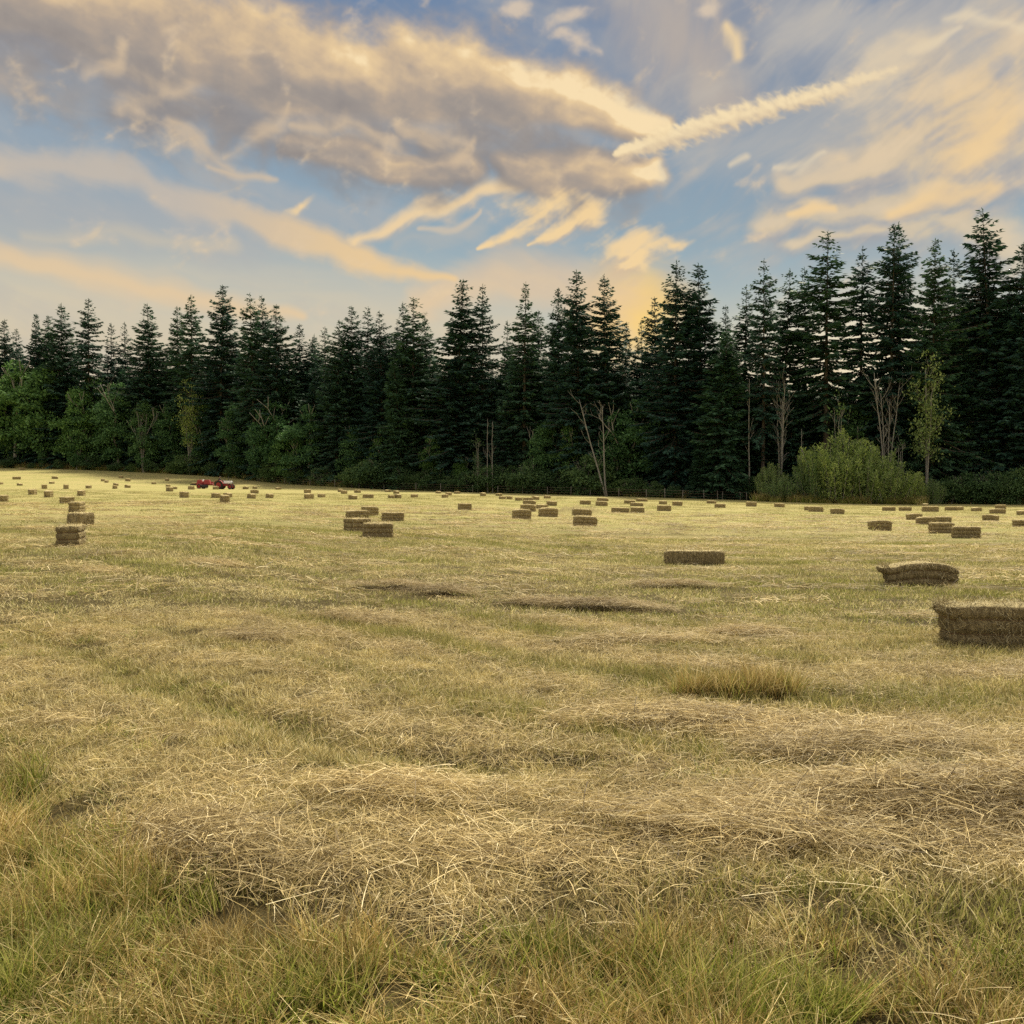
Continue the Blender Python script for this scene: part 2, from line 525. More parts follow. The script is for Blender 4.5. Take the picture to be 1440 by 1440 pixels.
def box(acc, x0, x1, y0, y1, z0, z1, mat=0, top=None, bev=0.0, rot=0.0, **attrs):
    """box; top=(dx0,dx1,dy0,dy1) insets the upper face"""
    t = top or (0, 0, 0, 0)
    V = [(x0, y0, z0), (x1, y0, z0), (x1, y1, z0), (x0, y1, z0),
         (x0 + t[0], y0 + t[2], z1), (x1 - t[1], y0 + t[2], z1), (x1 - t[1], y1 - t[3], z1), (x0 + t[0], y1 - t[3], z1)]
    Fq = [(0, 3, 2, 1), (4, 5, 6, 7), (0, 1, 5, 4), (1, 2, 6, 5), (2, 3, 7, 6), (3, 0, 4, 7)]
    acc.add(V, Fq, None, mat, **attrs)


def ribbons(acc, base, dirs, side, length, width, bend=None, segs=3, mat=0, rnd=None, taper=0.15, tip=None):
    """n thin blades. base, dirs, side: (n,3); bend: (n,3) added quadratically along the length"""
    n = len(base)
    ts = np.linspace(0, 1, segs + 1)
    V = np.zeros((n, segs + 1, 2, 3), dtype=np.float32)
    bend = np.zeros((n, 3)) if bend is None else bend
    for i, t in enumerate(ts):
        c = base + dirs * (length * t)[:, None] + bend * (t * t)
        w = width * ((1 - t) * (1 - taper) + taper) * 0.5
        V[:, i, 0] = c - side * w[:, None]
        V[:, i, 1] = c + side * w[:, None]
    idx = np.arange(n)[:, None] * (segs + 1) * 2
    Fq = np.concatenate([idx + np.array([[2 * i, 2 * i + 1, 2 * i + 3, 2 * i + 2]]) for i in range(segs)])
    rnd = np.random.rand(n) if rnd is None else rnd
    acc.add(V.reshape(-1, 3), Fq, None, mat, rnd=np.repeat(rnd, (segs + 1) * 2), along=np.tile(np.repeat(ts, 2), n))


# ------------------------------------------------------------------ material helpers
def new_mat(name):
    m = bpy.data.materials.new(name)
    m.use_nodes = True
    nt = m.node_tree
    b = nt.nodes['Principled BSDF']
    b.inputs['Roughness'].default_value = 0.85
    b.inputs['Specular IOR Level'].default_value = 0.2
    return m, nt, b


def mk(nt, kind, ins=None, **kw):
    n = nt.nodes.new(kind)
    for k, v in kw.items():
        setattr(n, k, v)
    for k, v in (ins or {}).items():
        if hasattr(v, 'is_output') or isinstance(v, bpy.types.NodeSocket):
            nt.links.new(v, n.inputs[k])
        else:
            n.inputs[k].default_value = v
    return n


def nmix(nt, fac, a, b, blend='MIX'):
    return mk(nt, 'ShaderNodeMix', {0: fac, 6: a, 7: b}, data_type='RGBA', blend_type=blend).outputs[2]


def nmath(nt, op, *a, clamp=False):
    return mk(nt, 'ShaderNodeMath', dict(enumerate(a)), operation=op, use_clamp=clamp).outputs[0]


def nstep(nt, v, lo, hi):
    return mk(nt, 'ShaderNodeMapRange', {'Value': v, 'From Min': lo, 'From Max': hi}, interpolation_type='SMOOTHSTEP').outputs[0]


def nnoise(nt, vec, scale, detail=4, rough=0.55, dist=0.0):
    return mk(nt, 'ShaderNodeTexNoise', {'Vector': vec, 'Scale': scale, 'Detail': detail, 'Roughness': rough, 'Distortion': dist}).outputs[0]


def nattr(nt, name, typ='GEOMETRY'):
    return mk(nt, 'ShaderNodeAttribute', attribute_name=name, attribute_type=typ).outputs['Fac']


def nramp(nt, fac, stops, interp='LINEAR'):
    n = nt.nodes.new('ShaderNodeValToRGB')
    cr = n.color_ramp
    cr.interpolation = interp
    while len(cr.elements) > 1:
        cr.elements.remove(cr.elements[-1])
    cr.elements[0].position = stops[0][0]
    cr.elements[0].color = (*stops[0][1], 1)
    for p, c in stops[1:]:
        e = cr.elements.new(p)
        e.color = (*c, 1)
    nt.links.new(fac, n.inputs[0])
    return n.outputs[0]


def leafy(nt, b, color, trans=0.35, rough=0.7):
    """diffuse leaf that also lets light through"""
    nt.links.new(color, b.inputs['Base Color'])
    b.inputs['Roughness'].default_value = rough
    tr = mk(nt, 'ShaderNodeBsdfTranslucent', {'Color': color})
    mx = mk(nt, 'ShaderNodeMixShader', {0: trans})
    nt.links.new(b.outputs[0], mx.inputs[1])
    nt.links.new(tr.outputs[0], mx.inputs[2])
    out = next(n for n in nt.nodes if n.type == 'OUTPUT_MATERIAL')
    nt.links.new(mx.outputs[0], out.inputs[0])


# ================================================================== the lie of the land
# depth and height knots for seven bearings (photo column -> bearing): (picture row, depth)
KN = {
    50: [(769, 21), (740, 32), (721, 42), (708, 62), (699, 80), (688, 105), (681, 135), (673, 165), (655.5, 205)],
    316: [(766, 21), (730, 40), (707, 58), (701, 75), (694, 112), (688, 168), (665, 195)],
    460: [(757, 28), (718, 58), (702, 88), (694, 118), (689, 150), (682, 172)],
    600: [(757, 28), (733, 42), (718, 58), (703, 88), (696, 115), (690.5, 155)],
    900: [(794, 20.5), (740, 45), (722, 68), (712, 86), (705, 108), (699, 136)],
    1200: [(825, 17), (757, 34), (719, 80), (707.5, 130)],
    1440: [(918, 10.1), (757, 34.5), (719, 80), (710, 126)],
}
EDGE_U = [-400, 0, 150, 316, 460, 640, 950, 1200, 1440, 1900]
EDGE_D = [225, 212, 205, 195, 172, 156, 137, 130, 126, 122]


def edge_depth(u):
    return np.interp(u, EDGE_U, EDGE_D)


_dg = np.exp(np.linspace(math.log(2), math.log(900), 260))
_us = np.array(sorted(KN))
_cols = []
for _u in _us:
    ds = [2.0, 7.0] + [d for _, d in KN[_u]]
    zs = [0.0, 0.0] + [EYE - (y - 690) * d / F for y, d in KN[_u]]
    if _u in (900, 1200, 1440):
        zs = [0 if d < 40 else z for z, d in zip(zs, ds)]
    ds += [ds[-1] + 60, 900]
    zs += [zs[-1] + 0.3, zs[-1] + 0.5]
    z = np.interp(_dg, ds, zs)
    k = np.exp(-0.5 * (np.arange(-9, 10) / 3.5) ** 2)
    z = np.convolve(np.pad(z, 9, 'edge'), k / k.sum(), 'valid')
    _cols.append(z)
_ug = np.linspace(-200, 1700, 200)
_ZG = np.stack([np.interp(_ug, _us, [c[i] for c in _cols]) for i in range(len(_dg))])     # (depth, u)
_k = np.exp(-0.5 * (np.arange(-12, 13) / 5.0) ** 2)
_k /= _k.sum()
_ZG = np.stack([np.convolve(np.pad(r, 12, 'edge'), _k, 'valid') for r in _ZG])
_ld = np.log(_dg)

# mounds: x, y, half length, half width, height, heading (deg), hay darkness
MOUNDS = [
    (2.35, 5.05, 0.85, 0.24, 0.11, -6, 0.35), (2.95, 5.3, 0.5, 0.22, 0.09, 8, 0.4),
    (-1.80, 15.5, 0.62, 0.09, 0.065, -12, 0.9), (-0.95, 14.8, 0.42, 0.08, 0.06, -14, 0.95),
    (1.15, 13.6, 0.72, 0.10, 0.08, -5, 0.95), (0.25, 13.95, 0.6, 0.07, 0.04, -6, 0.75),
    (-1.80, 11.9, 0.5, 0.07, 0.035, -14, 0.7), (-2.6, 10.4, 0.30, 0.07, 0.035, -10, 0.55),
    (2.6, 16.8, 0.6, 0.10, 0.05, 0, 0.6), (1.55, 10.6, 0.8, 0.10, 0.03, -4, 0.25), (2.5, 11.2, 0.5, 0.10, 0.05, 0, 0.35),
    (-3.3, 30.0, 0.8, 0.2, 0.08, 0, 0.7), (-6.9, 43.0, 1.2, 0.3, 0.10, 0, 0.4), (4.0, 60.0, 1.6, 0.8, 0.45, 0, 0.45), (2.5, 27.0, 1.2, 0.2, 0.06, -3, 0.6),
    (4.9, 36.0, 1.5, 0.2, 0.10, 0, 0.7), (2.2, 33.0, 0.9, 0.2, 0.08, 0, 0.5), (6.8, 42.0, 0.6, 0.3, 0.12, 0, 0.5), (0.1, 31.0, 1.0, 0.2, 0.06, -4, 0.5), (13.5, 40.0, 0.5, 0.4, 0.16, 0, 0.3),
    (-0.55, 5.3, 0.4, 0.12, 0.04, -15, 0.1), (0.9, 4.75, 0.6, 0.10, 0.05, -10, 0.15), (-1.45, 4.55, 0.4, 0.16, 0.06, -30, 0.35),
    (1.0, 7.0, 0.6, 0.10, 0.03, 0, 0.05), (1.9, 6.2, 0.4, 0.12, 0.05, 20, 0.3), (-12.0, 33.0, 1.2, 0.3, 0.06, -5, 0.4), (9.5, 25.0, 1.2, 0.2, 0.05, 3, 0.3),
]
TUFTS = [(1.62, 7.9, 0.40, 0.14), (1.98, 7.95, 0.22, 0.14)]         # standing dry tuft


def _mound(x, y):
    z = 0.0
    dark = 0.0
    wob = 1 + 0.5 * perlin(x * 2.2, y * 2.2, 90)
    for mx, my, a, b, h, ang, dk in MOUNDS:
        c, s = math.cos(R(ang)), math.sin(R(ang))
        u = ((x - mx) * c + (y - my) * s) / a
        v = (-(x - mx) * s + (y - my) * c) / b
        g = np.exp(-(u * u) ** 1.5 - (v * v)) * wob
        z = z + h * g
        dark = np.maximum(dark, dk * np.clip(g * 1.25, 0, 1))
    return z, dark


def tall_edge(x):
    """depth of the edge of the uncut grass in front, as a function of x"""
    return np.interp(x, [-9, -5, -3.1, -1.9, -0.9, 0, 1.9, 4, 9], [12, 8.8, 6.3, 4.85, 4.15, 3.85, 3.62, 3.4, 3.2])


RUT = [(-7.5, 12.6), (-5.0, 10.4), (-4.3, 9.9), (-3.0, 8.3), (-1.9, 7.3), (-0.9, 6.35), (-0.2, 5.9), (0.4, 5.9)]


def _rut(x, y):
    best = 99.0
    for (ax, ay), (bx, by) in zip(RUT, RUT[1:]):
        l2 = (bx - ax) ** 2 + (by - ay) ** 2
        h = np.clip(((x - ax) * (bx - ax) + (y - ay) * (by - ay)) / l2, 0, 1)
        best = np.minimum(best, np.hypot(x - ax - (bx - ax) * h, y - ay - (by - ay) * h))
    return best


def gz(x, y, detail=True):
    x, y = np.asarray(x, dtype=float), np.asarray(y, dtype=float)
    yy = np.maximum(y, 2.0)
    u = np.clip(720 + F * x / yy, -200, 1700)
    fi = np.clip((np.log(np.minimum(yy, 890)) - _ld[0]) / (_ld[1] - _ld[0]), 0, len(_dg) - 1.001)
    fj = np.clip((u - _ug[0]) / (_ug[1] - _ug[0]), 0, len(_ug) - 1.001)
    i, j = fi.astype(int), fj.astype(int)
    a, b = fi - i, fj - j
    z = (_ZG[i, j] * (1 - a) * (1 - b) + _ZG[i + 1, j] * a * (1 - b) + _ZG[i, j + 1] * (1 - a) * b + _ZG[i + 1, j + 1] * a * b)
    if detail:
        d = np.hypot(x, y)
        z = z + 0.018 * fbm(x * 1.3, y * 1.3, 3, 0.5, 60) * np.clip(40 / (d + 20), 0, 1) + 0.03 * fbm(x * 0.12, y * 0.12, 2, 0.5, 61)
        z = z + _mound(x, y)[0]
        z = z - 0.07 * np.exp(-(_rut(x, y) / 0.22) ** 2)
        t = tall_edge(x) - y
        z = z - 0.09 * (1 / (1 + np.exp(-t * 6)))
    return z


def project(x, y, z):
    v = z - EYE
    zc = y * math.cos(PITCH) - v * math.sin(PITCH)
    yc = y * math.sin(PITCH) + v * math.cos(PITCH)
    return 720 + F * x / zc, 720 - F * yc / zc


def at(px, py, dmin=3.0):
    """the spot on the ground that the photograph shows at (px, py)"""
    d = np.exp(np.linspace(math.log(dmin), math.log(240), 1500))
    x = d * (px - 720) / F
    _, sy = project(x, d, gz(x, d, False))
    ok = np.nonzero(sy <= py)[0]
    i = ok[0] if len(ok) else int(np.argmin(sy))
    lim = float(edge_depth(px)) - 2.0
    if d[i] > lim:
        i = int(np.argmin(abs(d - lim)))
    return float(x[i]), float(d[i])


# colour of the sward: how green, how much loose hay, how dark that hay is
def sward(x, y):
    c, s = math.cos(R(-38)), math.sin(R(-38))
    u, v = x * c + y * s, -x * s + y * c                   # along and across the mowing swaths on the left
    w = np.clip((x + 1) / 6, 0, 1)                         # ... turning level towards the right
    uu, vv = u * (1 - w) + x * w, v * (1 - w) + y * w
    stripes = fbm(uu * 0.06, vv * 0.95, 4, 0.55, 70)
    patch = fbm(x * 0.8, y * 0.8, 4, 0.55, 71)
    big = fbm(x * 0.09, y * 0.09, 3, 0.5, 72)
    wb = fbm(x * 0.25, y * 0.25, 3, 0.5, 79)
    rows = np.sin(vv * 2 * PI / 1.9 + 3.2 * wb) * (0.6 + wb)
    g = 0.40 + 0.26 * rows + 1.25 * stripes + 0.60 * patch + 0.45 * big
    g = g * (1 - 0.5 * np.exp(-(_rut(x, y) / 0.4) ** 2)) + 0.62 * np.exp(-(_rut(x, y) / 0.30) ** 2) + 0.10 * np.clip((-x - 1) / 4, 0, 1) * np.clip((9 - y) / 4, 0, 1)
    # hay lies thick on the right
    hz = np.clip(1 - ((x - 1.9) / 3.6) ** 2 - ((y - 4.9 - 0.12 * x) / 1.25) ** 2, 0, 1)
    hz2 = np.clip(1 - ((x - 1.2) / 3.0) ** 2 - ((y - 6.7) / 0.9) ** 2, 0, 1) * 0.7
    md, dk = _mound(x, y)
    hay = 0.26 - 0.18 * rows + 0.95 * fbm(uu * 0.25, vv * 1.3, 4, 0.55, 75) + 0.3 * fbm(x * 1.5, y * 1.5, 3, 0.5, 76) + 0.45 * hz ** 0.5 + 0.5 * hz2 + np.clip(dk, 0, 1) * 0.9
    green_band = np.exp(-((y - tall_edge(x) - 0.25) / 0.22) ** 2) * np.clip((x + 0.6) / 1.0, 0, 1)
    g = g - 0.45 * hz ** 0.5 - 0.4 * hz2 - 0.5 * dk + 0.5 * green_band
    hay = hay - 0.4 * green_band - 0.5 * np.exp(-(_rut(x, y) / 0.25) ** 2)
    gb = np.exp(-((y - 16.5) / 1.6) ** 2 - ((x - 7) / 4.0) ** 2) + 0.7 * np.exp(-((y - 13.1) / 0.5) ** 2 - ((x - 2.6) / 1.6) ** 2)
    g = g + 0.35 * gb
    return np.clip(g, 0, 1), np.clip(hay, 0, 1), np.clip(dk, 0, 1)


# ------------------------------------------------------------------ ground sheet
def ground_material():
    m, nt, b = new_mat('field_ground')
    geo = nt.nodes.new('ShaderNodeNewGeometry')
    P = geo.outputs['Position']
    far = nattr(nt, 'far')
    gr, hy, dk, wd = nattr(nt, 'green'), nattr(nt, 'hay'), nattr(nt, 'dark'), nattr(nt, 'wood')
    st1 = nnoise(nt, mk(nt, 'ShaderNodeMapping', {'Vector': P, 'Rotation': (0, 0, R(4)), 'Scale': (0.16, 1.0, 1)}).outputs[0], 0.9, 6, 0.65, 0.4)
    st2 = nnoise(nt, mk(nt, 'ShaderNodeMapping', {'Vector': P, 'Rotation': (0, 0, R(-8)), 'Scale': (0.06, 1.0, 1)}).outputs[0], 0.22, 4, 0.6, 0.2)
    fine = nnoise(nt, P, 9.0, 6, 0.75)
    fib = nnoise(nt, mk(nt, 'ShaderNodeMapping', {'Vector': P, 'Rotation': (0, 0, R(20)), 'Scale': (6, 60, 6)}).outputs[0], 1.0, 4, 0.7, 1.2)
    straw = nramp(nt, fine, [(0.25, (0.23, 0.20, 0.08)), (0.5, (0.41, 0.365, 0.15)), (0.75, (0.56, 0.51, 0.235))])
    green = nramp(nt, fine, [(0.25, (0.15, 0.17, 0.045)), (0.5, (0.27, 0.29, 0.085)), (0.75, (0.38, 0.38, 0.13))])
    gf = nmath(nt, 'ADD', nmath(nt, 'MULTIPLY', gr, 0.9), nmath(nt, 'MULTIPLY', nmath(nt, 'SUBTRACT', st1, 0.5), 1.6))
    gf = nmath(nt, 'ADD', gf, nmath(nt, 'MULTIPLY', nmath(nt, 'SUBTRACT', st2, 0.5), 1.0))
    gf = nstep(nt, gf, 0.15, 1.0)
    c = nmix(nt, nmath(nt, 'MULTIPLY', gf, 0.75), straw, green)
    darkhay = nstep(nt, st1, 0.60, 0.74)
    c = nmix(nt, nmath(nt, 'MULTIPLY', darkhay, nmath(nt, 'MULTIPLY', hy, 0.9)), c, (0.20, 0.145, 0.07, 1))
    c = nmix(nt, nmath(nt, 'MULTIPLY', nstep(nt, fib, 0.42, 0.62), 0.25), c, (0.16, 0.12, 0.055, 1))
    c = nmix(nt, nmath(nt, 'MULTIPLY', dk, 0.8), c, (0.13, 0.092, 0.045, 1))
    thatch = nramp(nt, fine, [(0.3, (0.035, 0.028, 0.012)), (0.7, (0.13, 0.105, 0.045))])
    c = nmix(nt, nstep(nt, far, 0.02, 1.0), thatch, c)
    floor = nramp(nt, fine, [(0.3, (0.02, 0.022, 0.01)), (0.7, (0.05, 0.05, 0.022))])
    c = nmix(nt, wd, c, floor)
    nt.links.new(c, b.inputs['Base Color'])
    b.inputs['Specular IOR Level'].default_value = 0.05
    h = nmath(nt, 'ADD', nmath(nt, 'MULTIPLY', fine, 0.6), nmath(nt, 'MULTIPLY', fib, 0.4))
    bump = mk(nt, 'ShaderNodeBump', {'Height': h, 'Strength': 0.8, 'Distance': 0.08})
    nt.links.new(bump.outputs[0], b.inputs['Normal'])
    return m


def build_ground():
    az = np.concatenate([np.linspace(-180, -46, 34)[:-1], np.linspace(-46, -31, 60)[:-1], np.linspace(-31, 31, 460), np.linspace(31, 46, 60)[1:], np.linspace(46, 180, 34)[1:]])
    rr = np.concatenate([[0.0, 0.5, 1.0], np.exp(np.linspace(math.log(1.6), math.log(260), 520)), np.exp(np.linspace(math.log(260), math.log(3000), 30))[1:]])
    A, RR = np.meshgrid(R(1) * az, rr)
    X, Y = RR * np.sin(A), RR * np.cos(A)
    back = np.clip((Y - 0.0) / 2.0, 0, 1)
    Z = gz(X, Y) * back
    n, m = X.shape
    V = np.stack([X, Y, Z], -1).reshape(-1, 3)
    idx = np.arange(n * m).reshape(n, m)
    Fq = np.stack([idx[:-1, :-1], idx[:-1, 1:], idx[1:, 1:], idx[1:, :-1]], -1).reshape(-1, 4)
    g, h, d = sward(X, Y)
    u = 720 + F * X / np.maximum(Y, 1e-3)
    E = edge_depth(np.clip(u, -400, 1900))
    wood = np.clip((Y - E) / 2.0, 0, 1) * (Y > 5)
    farv = np.clip((RR - 9) / 45, 0, 1)
    me = make_mesh('field', V, Fq, None, [ground_material()], smooth=True,
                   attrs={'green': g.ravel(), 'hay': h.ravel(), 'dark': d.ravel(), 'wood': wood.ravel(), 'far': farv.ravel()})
    o = bpy.data.objects.new('field', me)
    o['kind'] = 'structure'
    link(o)


build_ground()


# ------------------------------------------------------------------ grass and hay
def blade_material(name, straws, greens, bias=0.0, trans=0.3):
    m, nt, b = new_mat(name)
    r, al = nattr(nt, 'rnd'), nattr(nt, 'along')
    gi, di, vi = nattr(nt, 'green', 'INSTANCER'), nattr(nt, 'dark', 'INSTANCER'), nattr(nt, 'var', 'INSTANCER')
    r2 = nmath(nt, 'FRACT', nmath(nt, 'MULTIPLY', r, 17.31))
    cs = nramp(nt, r2, straws)
    cg = nramp(nt, r2, greens)
    isg = nstep(nt, nmath(nt, 'SUBTRACT', nmath(nt, 'ADD', gi, bias), r), -0.12, 0.12)
    c = nmix(nt, isg, cs, cg)
    c = nmix(nt, nmath(nt, 'MULTIPLY', di, 0.85), c, nramp(nt, r2, [(0, (0.07, 0.05, 0.03)), (0.7, (0.16, 0.115, 0.06)), (1, (0.28, 0.21, 0.12))]))
    c = nmix(nt, 1.0, c, nramp(nt, vi, [(0, (0.48, 0.45, 0.38)), (0.35, (0.85, 0.84, 0.80)), (1, (1.22, 1.20, 1.16))]), 'MULTIPLY')
    # withered tips
    c = nmix(nt, nmath(nt, 'MULTIPLY', nmath(nt, 'MULTIPLY', nstep(nt, al, 0.55, 1.0), isg), 0.55), c, (0.42, 0.34, 0.15, 1))
    leafy(nt, b, c, trans, 0.6)
    return m


ST = [(0, (0.27, 0.21, 0.085)), (0.3, (0.60, 0.51, 0.22)), (0.7, (0.72, 0.63, 0.32)), (1, (0.92, 0.84, 0.52))]
GR = [(0, (0.09, 0.11, 0.022)), (0.4, (0.24, 0.27, 0.06)), (0.8, (0.42, 0.43, 0.12)), (1, (0.58, 0.56, 0.22))]
M_BLADE = blade_material('cut_grass_blades', ST, GR, 0.0, 0.28)
M_MIDB = blade_material('field_stubble_blades', [(0, (0.38, 0.31, 0.12)), (0.4, (0.66, 0.57, 0.27)), (1, (0.90, 0.82, 0.48))], [(0, (0.16, 0.19, 0.04)), (0.5, (0.34, 0.36, 0.09)), (1, (0.56, 0.55, 0.20))], 0.0, 0.35)
M_FARB = blade_material('far_stubble_blades', [(0, (0.34, 0.30, 0.12)), (1, (0.72, 0.66, 0.35))], [(0, (0.20, 0.22, 0.06)), (1, (0.40, 0.40, 0.14))], 0.0, 0.4)
M_HAY = blade_material('loose_hay_stalks', [(0, (0.13, 0.09, 0.04)), (0.4, (0.46, 0.36, 0.155)), (0.8, (0.74, 0.60, 0.29)), (1, (0.94, 0.84, 0.54))],
                       [(0, (0.22, 0.20, 0.08)), (1, (0.42, 0.38, 0.18))], -0.35, 0.2)
M_TALL = blade_material('uncut_grass_blades', [(0, (0.22, 0.15, 0.05)), (0.5, (0.56, 0.43, 0.16)), (1, (0.90, 0.77, 0.42))],
                        [(0, (0.07, 0.10, 0.015)), (0.5, (0.24, 0.30, 0.045)), (1, (0.50, 0.54, 0.13))], 0.04, 0.35)


def rdir(n, tilt_lo, tilt_hi, rng):
    """unit vectors leaning by tilt (deg) from vertical, and their side vectors"""
    t = R(1) * (tilt_lo + (tilt_hi - tilt_lo) * rng.rand(n))
    a = rng.rand(n) * 2 * PI
    d = np.stack([np.sin(t) * np.cos(a), np.sin(t) * np.sin(a), np.cos(t)], 1)
    b = rng.rand(n) * 2 * PI
    s = np.stack([np.cos(b), np.sin(b), 0.3 * rng.randn(n)], 1)
    s -= d * (s * d).sum(1)[:, None]
    s /= np.linalg.norm(s, axis=1)[:, None]
    return d, s, a


def patch_stubble(seed, rad, n, h0, h1, w, segs=2, tilt=48):
    rng = np.random.RandomState(seed)
    acc = Acc()
    rr, th = rad * np.sqrt(rng.rand(n)), rng.rand(n) * 2 * PI
    base = np.stack([rr * np.cos(th), rr * np.sin(th), np.full(n, -0.012)], 1)
    d, s, a = rdir(n, 4, tilt, rng)
    L = h0 + (h1 - h0) * rng.rand(n) ** 1.6
    bend = np.stack([np.cos(a), np.sin(a), -0.4 * np.ones(n)], 1) * (L * 0.35 * rng.rand(n))[:, None]
    ribbons(acc, base, d, s, L, w * (0.6 + 0.8 * rng.rand(n)), bend, segs, rnd=rng.rand(n), taper=0.2)
    return acc


def patch_hay(seed, rad, n, l0, l1, w, zmax=0.05, aniso=1.0, segs=4):
    """stalks lying about, drawn out along x when aniso > 1"""
    rng = np.random.RandomState(seed)
    acc = Acc()
    rr, th = rad * np.sqrt(rng.rand(n)), rng.rand(n) * 2 * PI
    a = rng.randn(n) * 0.75 if aniso > 1 else rng.rand(n) * 2 * PI
    a = a + PI * (rng.rand(n) > 0.5)
    el = rng.randn(n) * 0.22 + 0.05
    d = np.stack([np.cos(a) * np.cos(el), np.sin(a) * np.cos(el), np.sin(el)], 1)
    s = np.stack([-np.sin(a), np.cos(a), 0.5 * rng.randn(n)], 1)
    s /= np.linalg.norm(s, axis=1)[:, None]
    L = l0 + (l1 - l0) * rng.rand(n) ** 1.5
    base = np.stack([rr * np.cos(th) * aniso ** 0.5, rr * np.sin(th) / aniso ** 0.5, 0.008 + zmax * rng.rand(n)], 1) - d * (L * 0.5)[:, None]
    base[:, 2] = np.maximum(base[:, 2], 0.004)
    cv = rng.randn(n) * 0.28
    bend = np.stack([-np.sin(a) * cv * L, np.cos(a) * cv * L, -np.abs(el) * L - 0.02 * rng.rand(n)], 1)
    ribbons(acc, base, d, s, L, w * (0.6 + 0.8 * rng.rand(n)), bend, segs, rnd=rng.rand(n), taper=0.5)
    return acc


def patch_tall(seed, rad, n, h0, h1, w):
    rng = np.random.RandomState(seed)
    acc = Acc()
    rr, th = rad * np.sqrt(rng.rand(n)), rng.rand(n) * 2 * PI
    base = np.stack([rr * np.cos(th), rr * np.sin(th), np.full(n, -0.02)], 1)
    d, s, a = rdir(n, 0, 30, rng)
    L = h0 + (h1 - h0) * rng.rand(n)
    bend = np.stack([np.cos(a), np.sin(a), -0.5 * np.ones(n)], 1) * (L * (0.05 + 0.45 * rng.rand(n) ** 2))[:, None]
    ribbons(acc, base, d, s, L, w * (0.6 + 0.8 * rng.rand(n)), bend, 4, rnd=rng.rand(n), taper=0.12)
    k = n // 9                                           # dry stalks standing above the blades
    d2, s2, a2 = rdir(k, 5, 45, rng)
    L2 = h1 * (0.8 + 0.6 * rng.rand(k))
    b2 = np.stack([np.cos(a2), np.sin(a2), -0.8 * np.ones(k)], 1) * (L2 * 0.4 * rng.rand(k))[:, None]
    ribbons(acc, base[:k], d2, s2, L2, np.full(k, w * 0.55), b2, 4, rnd=0.86 + 0.14 * rng.rand(k), taper=0.5)
    return acc


def scatter(name, variants, X, Y, scale, rotz, zoff, label, cat, green, dark, var, nvar, tilt=None):
    """one object that stands for uncountable blades: instances on points, by geometry nodes"""
    Z = gz(X, Y) + zoff
    n = len(X)
    me = bpy.data.meshes.new(name)
    me.vertices.add(n)
    me.vertices.foreach_set('co', np.stack([X, Y, Z], 1).astype(np.float32).ravel())

    def fa(nm, a):
        t = me.attributes.new(nm, 'FLOAT', 'POINT')
        t.data.foreach_set('value', np.asarray(a, dtype=np.float32))
    fa('green', green)
    fa('dark', dark)
    fa('var', var)
    t = me.attributes.new('rot', 'FLOAT_VECTOR', 'POINT')
    e = 0.15
    gx, gy = (gz(X + e, Y) - gz(X - e, Y)) / (2 * e), (gz(X, Y + e) - gz(X, Y - e)) / (2 * e)
    c, s = np.cos(rotz), np.sin(rotz)
    rx, ry = np.arctan(-gx * s + gy * c), -np.arctan(gx * c + gy * s)      # slope in the turned frame
    t.data.foreach_set('vector', np.stack([rx, ry, rotz], 1).astype(np.float32).ravel())
    t = me.attributes.new('scl', 'FLOAT_VECTOR', 'POINT')
    t.data.foreach_set('vector', np.asarray(scale, dtype=np.float32).ravel())
    t = me.attributes.new('pick', 'INT', 'POINT')
    t.data.foreach_set('value', np.random.RandomState(5).randint(0, nvar, n).astype(np.int32))
    o = bpy.data.objects.new(name, me)
    o['kind'] = 'stuff'
    o['label'] = label
    o['category'] = cat
    link(o)
    ng = bpy.data.node_groups.new(name + '_scatter', 'GeometryNodeTree')
    ng.interface.new_socket('Geometry', in_out='INPUT', socket_type='NodeSocketGeometry')
    ng.interface.new_socket('Geometry', in_out='OUTPUT', socket_type='NodeSocketGeometry')
    gi, go = ng.nodes.new('NodeGroupInput'), ng.nodes.new('NodeGroupOutput')
    ci = ng.nodes.new('GeometryNodeCollectionInfo')
    ci.inputs['Collection'].default_value = variants
    ci.inputs['Separate Children'].default_value = True
    ci.inputs['Reset Children'].default_value = True
    ip = ng.nodes.new('GeometryNodeInstanceOnPoints')
    ip.inputs['Pick Instance'].default_value = True

    def na(nm, ty):
        a = ng.nodes.new('GeometryNodeInputNamedAttribute')
        a.data_type = ty
        a.inputs['Name'].default_value = nm
        return a.outputs['Attribute']
    e2r = ng.nodes.new('FunctionNodeEulerToRotation')
    L = ng.links.new
    L(gi.outputs[0], ip.inputs['Points'])
    L(ci.outputs[0], ip.inputs['Instance'])
    L(na('pick', 'INT'), ip.inputs['Instance Index'])
    L(na('rot', 'FLOAT_VECTOR'), e2r.inputs[0])
    L(e2r.outputs[0], ip.inputs['Rotation'])
    L(na('scl', 'FLOAT_VECTOR'), ip.inputs['Scale'])
    L(ip.outputs[0], go.inputs[0])
    md = o.modifiers.new('scatter', 'NODES')
    md.node_group = ng
    return o


def variant_collection(name, accs, mat):
    c = bpy.data.collections.new(name)
    for i, acc in enumerate(accs):
        o = bpy.data.objects.new(name, acc.mesh(name, [mat]))
        c.objects.link(o)
    return c


def wedge(rng, n, d0, d1, half=33.0, power=1.0, az0=None, az1=None):
    """random spots in front of the camera, evenly spread over the ground between two depths"""
    r = np.sqrt(d0 * d0 + (d1 * d1 - d0 * d0) * rng.rand(n) ** power)
    a = R(1) * ((rng.rand(n) * 2 - 1) * half)
    return r * np.sin(a), r * np.cos(a)


